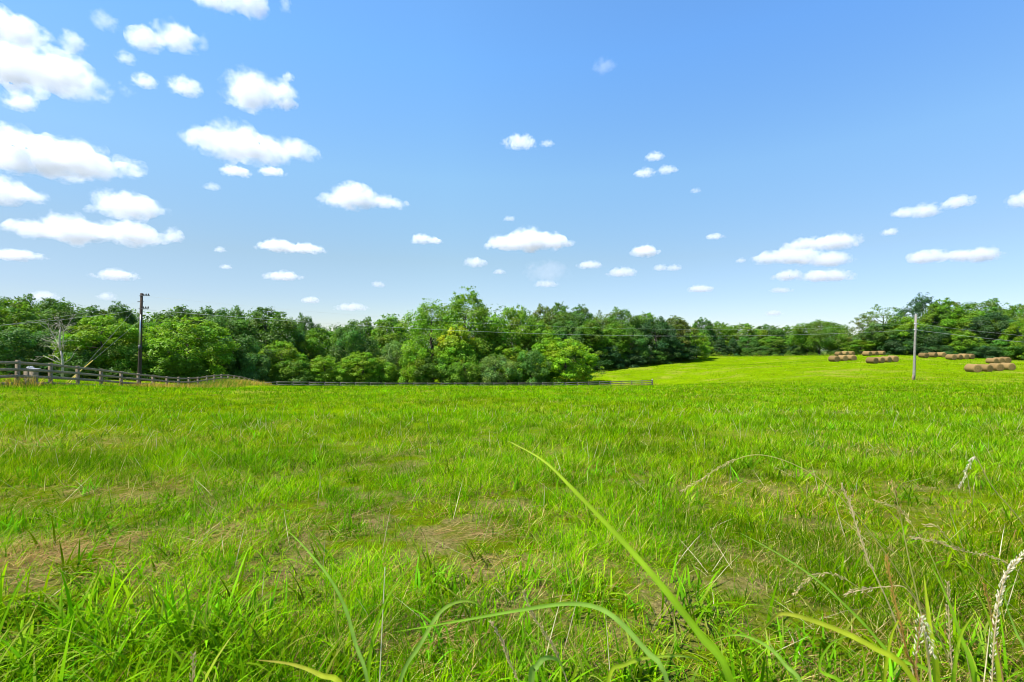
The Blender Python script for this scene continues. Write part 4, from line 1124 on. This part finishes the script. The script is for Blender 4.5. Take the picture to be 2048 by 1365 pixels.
CL = [
    # lobes (x0,y0,x1,y1), opacity, label
    ([(-90, 98, 222, 168), (-60, 74, 44, 130)], 1, 'large bright cloud mass in the upper left corner'),
    ([(-70, 24, 84, 76)], 1, 'bright puff at the left edge on top of the large cloud mass'),
    ([(128, 58, 170, 108)], .8, 'small upright puff right of the upper left cloud mass'),
    ([(186, 20, 235, 56)], .3, 'faint wisp high above the upper left mass'),
    ([(248, 50, 330, 92), (310, 44, 396, 94)], .8, 'two-humped cloud high on the left'),
    ([(398, 62, 418, 102)], .35, 'thin upright wisp beside the two-humped cloud'),
    ([(234, 100, 270, 126)], .4, 'faint little puff below left of the two-humped cloud'),
    ([(265, 146, 315, 173)], .6, 'small puff left of the flat little one, below the two-humped cloud'),
    ([(336, 154, 402, 187)], .7, 'small pale cloud left of the plump round cloud'),
    ([(450, 142, 560, 213), (510, 158, 600, 200)], 1.1, 'plump round cloud in the upper left sky'),
    ([(565, 145, 590, 162)], .4, 'tiny puff above the right end of the plump round cloud'),
    ([(548, 198, 598, 217)], .5, 'small scrap under the right end of the plump round cloud'),
    ([(10, 182, 73, 217)], .7, 'small cloud under the upper left mass at the edge'),
    ([(-60, 285, 290, 342), (-80, 260, 160, 300)], 1, 'long layered cloud at the left edge'),
    ([(365, 252, 460, 290), (410, 255, 580, 317), (540, 280, 640, 314)], 1, 'long cloud with a tail left of centre under the plump cloud'),
    ([(438, 333, 506, 350)], .7, 'left one of two flat cloudlets under the long tailed cloud'),
    ([(518, 334, 575, 350)], .6, 'right one of two flat cloudlets under the long tailed cloud'),
    ([(-60, 350, 60, 403), (20, 376, 95, 402)], .9, 'wedge-shaped cloud cut by the left edge'),
    ([(186, 384, 330, 430)], .9, 'domed cloud above the long low bank on the left'),
    ([(12, 440, 120, 470), (80, 431, 230, 480), (200, 444, 332, 486)], 1, 'long low cloud bank on the left'),
    ([(325, 454, 370, 484)], .6, 'ragged piece at the right end of the long low bank'),
    ([(-30, 498, 87, 519)], .7, 'flat cloud at the left edge below the long low bank'),
    ([(187, 536, 275, 558)], .6, 'small flat cloud above and left of the dark pole top'),
    ([(515, 478, 600, 500), (560, 486, 655, 505)], .9, 'slanting cloud right of the long low bank'),
    ([(525, 541, 610, 560)], .6, 'small flat cloud below the slanting cloud'),
    ([(628, 385, 740, 410), (660, 364, 760, 410), (720, 392, 822, 414)], 1, 'peaked cloud left of centre standing alone'),
    ([(385, -30, 470, 8), (455, -30, 537, 25)], .9, 'cloud cut by the top edge'),
    ([(560, -8, 585, 26)], .35, 'wisp at the top edge right of the cut cloud'),
    ([(998, 272, 1080, 293)], .6, 'small flat cloud high in the middle'),
    ([(1078, 281, 1112, 291)], .3, 'faint tail right of the small flat cloud high in the middle'),
    ([(964, 470, 1060, 497), (1000, 457, 1120, 497), (1070, 464, 1148, 494)], 1.2, 'bright domed cloud in the middle of the sky'),
    ([(820, 466, 860, 487), (845, 474, 888, 487)], .8, 'small peaked cloud left of the bright domed cloud'),
    ([(925, 513, 978, 532)], .55, 'cloudlet under the left end of the bright domed cloud'),
    ([(985, 537, 1012, 548)], .4, 'tiny cloudlet under the bright domed cloud'),
    ([(1148, 521, 1208, 536)], .5, 'flat cloudlet right below the bright domed cloud'),
    ([(1208, 534, 1276, 552)], .55, 'flat cloudlet left below the compact white cloud'),
    ([(1258, 490, 1322, 511)], .9, 'compact white cloud right of the bright domed cloud'),
    ([(1303, 528, 1338, 541), (1330, 528, 1365, 541)], .4, 'pale double cloudlet under the compact white cloud'),
    ([(1288, 304, 1330, 319)], .55, 'upper cloudlet of the trio right of the middle'),
    ([(1266, 337, 1315, 352)], .5, 'lower left cloudlet of the trio right of the middle'),
    ([(1312, 331, 1358, 345)], .45, 'lower right cloudlet of the trio right of the middle'),
    ([(1560, 476, 1660, 498), (1620, 466, 1720, 494)], .8, 'upper slanting bank of the right-hand cloud group'),
    ([(1498, 502, 1570, 524), (1540, 490, 1640, 526), (1600, 502, 1702, 530)], .9, 'middle broad bank of the right-hand cloud group'),
    ([(1540, 540, 1610, 558), (1590, 537, 1712, 561)], .75, 'lowest flat bank of the right-hand cloud group'),
    ([(1785, 414, 1840, 432), (1825, 405, 1876, 433)], .8, 'cloud high right, left of the smaller lens-shaped one'),
    ([(1882, 391, 1946, 413)], .7, 'lens-shaped cloud high on the right'),
    ([(1763, 455, 1795, 470)], .6, 'small puff on the right above the long low cloud'),
    ([(1810, 499, 1900, 524), (1880, 500, 1960, 520), (1930, 491, 2000, 520)], .9, 'long low cloud at the right above the pale pole'),
    ([(2018, 382, 2090, 410)], .8, 'cloud cut by the right edge'),
    ([(1372, 569, 1430, 584)], .55, 'low cloudlet above the right end of the middle wood'),
    ([(1408, 466, 1450, 478)], .45, 'faint cloudlet left above the right-hand group'),
    ([(1526, 620, 1566, 631)], .4, 'lowest cloudlet, above the far trees'),
    ([(1536, 574, 1588, 585)], .35, 'faint cloudlet under the right-hand group'),
    ([(666, 605, 740, 621)], .4, 'flat faint cloud just above the trees left of the tallest tree'),
    ([(600, 592, 640, 606)], .45, 'cloudlet low above the skyline dip'),
    ([(1065, 559, 1120, 574)], .35, 'faint low cloudlet right above the tallest tree'),
    ([(740, 562, 772, 574)], .35, 'small faint cloudlet left above the tallest tree'),
    ([(428, 492, 452, 504)], .35, 'tiny cloudlet left of the slanting cloud'),
    ([(440, 528, 465, 538)], .35, 'tiny cloudlet under the left end of the slanting cloud'),
    ([(195, 584, 232, 600)], .3, 'faint cloudlet low left of the dark pole top'),
    ([(55, 580, 112, 602)], .4, 'faint low cloud over the left edge trees'),
    ([(407, 365, 442, 380)], .25, 'very faint cloudlet right of the domed cloud'),
    ([(1005, 431, 1032, 442)], .3, 'tiny faint cloudlet above the bright domed cloud'),
    ([(1378, 376, 1404, 386)], .25, 'tiny faint cloudlet below right of the trio'),
    ([(1040, 516, 1150, 560)], .16, 'thin veil of cloud above right of the tallest tree'),
    ([(1180, 118, 1235, 142)], .14, 'barely visible wisp in the empty upper right sky'),
    ([(1470, 515, 1493, 525)], .35, 'tiny scrap left of the middle broad bank'),
]
def clouds():
    tmp = []
    tex = {}
    for ci, (lobes, op, label) in enumerate(CL):
        rs = np.random.default_rng(500 + ci)
        yb = max(l[3] for l in lobes)
        D = min(ALT * F / (CY - yb), 16000.)
        D = max(D, 1500.)
        k = D / F
        x0 = min(l[0] for l in lobes); x1 = max(l[2] for l in lobes); y0 = min(l[1] for l in lobes)
        cx = (x0 + x1) / 2
        V = []; Fc = []; n = 0
        Hmax = max(l[3] - l[1] for l in lobes)
        bm = bmesh.new()
        for (a, t, b, u) in lobes:
            w = b - a; h = u - t
            cnt = int(np.clip(4 + 4.5 * w / h, 6, 26))
            skew = rs.uniform(.35, .65)
            for q in range(cnt):
                s = (q + .5 + rs.normal(0, .25)) / cnt; s = min(max(s, .02), .98)
                e = (s / skew if s < skew else (1 - s) / (1 - skew)); env = .30 + .70 * math.sin(e * math.pi / 2) ** .9
                top = h * env * rs.uniform(.8, 1.05); r = min(top * rs.uniform(.42, .56), w * .28)
                zc = (top - r * .95) * (1 if q % 3 else rs.uniform(.35, .8))
                zc = max(zc, r * .35)
                xx = a + r * .75 + (w - 1.5 * r) * s
                yy = rs.uniform(-1, 1) * min(.28 * w, 1.0 * h)
                M = Matrix.Translation(((xx - cx) * k, yy * k, (yb - u + zc) * k)) @ Matrix.Diagonal((r * 1.35 * k, r * 1.5 * k, r * 1.2 * k, 1))
                bmesh.ops.create_icosphere(bm, subdivisions=3, radius=1, matrix=M)
        me = bpy.data.meshes.new('cloud'); bm.to_mesh(me); bm.free()
        o = bpy.data.objects.new('cloud_raw', me); COL.objects.link(o)
        rm = o.modifiers.new('r', 'REMESH'); rm.mode = 'VOXEL'; rm.voxel_size = max(Hmax, 14) * k / (26 if (x1 - x0) > 90 else 18)
        for li, (sz, st) in enumerate(((.55, .24), (.22, .13), (.10, .04))):
            tx = bpy.data.textures.new('ctex', 'CLOUDS'); tx.noise_scale = Hmax * k * sz; tx.noise_depth = 2; tx.noise_basis = 'BLENDER_ORIGINAL'
            dm = o.modifiers.new('d%d' % li, 'DISPLACE'); dm.texture = tx; dm.strength = Hmax * k * st; dm.mid_level = .5; dm.texture_coords = 'GLOBAL'
        o.location = ((cx - CX) * k, D, CZ + (CY - yb) * k)
        ells = []
        for (a, t, b, u) in lobes:
            w, h = b - a, u - t
            ells.append((((a + b) / 2 * k - cx * k, 0, (yb - u + .36 * h) * k), (.57 * w * k, min(.42 * w, 1.5 * h) * k, .64 * h * k)))
        tmp.append((o, k, Hmax, op, label, ells))
    dg = bpy.context.evaluated_depsgraph_get(); dg.update()
    for ci, (o, k, H, op, label, ells) in enumerate(tmp):
        me = bpy.data.meshes.new_from_object(o.evaluated_get(dg))
        co = np.empty(len(me.vertices) * 3, dtype=np.float32); me.vertices.foreach_get('co', co); co = co.reshape(-1, 3)
        z = co[:, 2]; co[:, 2] = np.where(z < .1 * H * k, .1 * H * k + (z - .1 * H * k) * .6, z)
        me.vertices.foreach_set('co', co.ravel()); me.update()
        me.materials.clear(); me.materials.append(cloud_mat('cloud_vapour', CLOUD_K * op ** 1.3 / (H * k), ells, H * k, ci))
        c = bpy.data.objects.new('cloud', me); COL.objects.link(c); c.location = o.location
        tag(c, label, 'cloud', 'fair weather clouds', 'thing')
        raw = o.data
        bpy.data.objects.remove(o); bpy.data.meshes.remove(raw)
CLOUD_K = 3.1
clouds()

# ------------------------------------------------------------------ light, sky, camera
SUN_EL, SUN_AZ = math.radians(58), math.radians(108)     # azimuth measured to the left of the view direction
sv = Vector((-math.sin(SUN_AZ) * math.cos(SUN_EL), math.cos(SUN_AZ) * math.cos(SUN_EL), math.sin(SUN_EL)))
sd = bpy.data.lights.new('sun', 'SUN'); sd.energy = 4.9; sd.angle = math.radians(.53); sd.color = (1, .95, .87)
so = bpy.data.objects.new('sun', sd); COL.objects.link(so); so.rotation_euler = sv.to_track_quat('Z', 'Y').to_euler(); so.location = (0, 0, 60)

w = bpy.data.worlds.new('World'); scene.world = w; w.use_nodes = True
nt = w.node_tree; nt.nodes.clear()
sk = nt.nodes.new('ShaderNodeTexSky'); sk.sky_type = 'NISHITA'; sk.sun_disc = False
sk.sun_elevation = SUN_EL; sk.sun_rotation = -SUN_AZ; sk.air_density = 1.0; sk.dust_density = .12; sk.ozone_density = 2.2; sk.altitude = 200
bg = nt.nodes.new('ShaderNodeBackground'); bg.inputs['Strength'].default_value = .12
out = nt.nodes.new('ShaderNodeOutputWorld')
geo = nt.nodes.new('ShaderNodeTexCoord'); sx = nt.nodes.new('ShaderNodeSeparateXYZ'); nt.links.new(geo.outputs['Generated'], sx.inputs[0])
rmp = nt.nodes.new('ShaderNodeValToRGB'); cr = rmp.color_ramp
SKYF = [(0, (.48, .51, .57)), (.09, (.55, .572, .59)), (.17, (.645, .665, .60)), (.33, (.78, .95, .88)), (.52, (.72, 1.07, 1.19)), (1, (.65, 1.0, 1.2))]
cr.elements[0].position = 0; cr.elements[0].color = (*SKYF[0][1], 1); cr.elements[1].position = 1; cr.elements[1].color = (*SKYF[-1][1], 1)
for p_, c_ in SKYF[1:-1]:
    e_ = cr.elements.new(p_); e_.color = (*c_, 1)
nt.links.new(sx.outputs[2], rmp.inputs[0])
skc = mixc(nt, sk.outputs[0], rmp.outputs[0], 1.0, 'MULTIPLY')
rm2 = nt.nodes.new('ShaderNodeValToRGB'); c2 = rm2.color_ramp
mr2 = nt.nodes.new('ShaderNodeMapRange'); mr2.inputs['From Min'].default_value = -.8; mr2.inputs['From Max'].default_value = .8; nt.links.new(sx.outputs[0], mr2.inputs['Value'])
c2.elements[0].position = 0; c2.elements[0].color = (.84, .80, .84, 1); c2.elements[1].position = 1; c2.elements[1].color = (.87, .89, 1.02, 1)
e_ = c2.elements.new(.42); e_.color = (1, .97, .98, 1)
nt.links.new(mr2.outputs[0], rm2.inputs[0])
skc = mixc(nt, skc, rm2.outputs[0], 1.0, 'MULTIPLY')
nt.links.new(skc, bg.inputs[0]); nt.links.new(bg.outputs[0], out.inputs[0])

cam = bpy.data.cameras.new('camera'); cam.lens = 16; cam.sensor_width = 36; cam.clip_start = .05; cam.clip_end = 60000
cam.dof.use_dof = True; cam.dof.focus_distance = 9; cam.dof.aperture_fstop = 8
co = bpy.data.objects.new('camera', cam); COL.objects.link(co); co.location = (0, 0, CZ); co.rotation_euler = (math.pi / 2, 0, 0)
scene.camera = co
scene.view_settings.view_transform = 'Standard'; scene.view_settings.look = 'None'; scene.view_settings.gamma = 1; scene.view_settings.exposure = 1.1
scene.render.engine = 'CYCLES'
cy = scene.cycles
cy.max_bounces = 14; cy.diffuse_bounces = 4; cy.glossy_bounces = 2; cy.transmission_bounces = 4; cy.volume_bounces = 12; cy.transparent_max_bounces = 16
cy.filter_width = 1.0; cy.use_denoising = True; cy.denoiser = 'OPENIMAGEDENOISE'
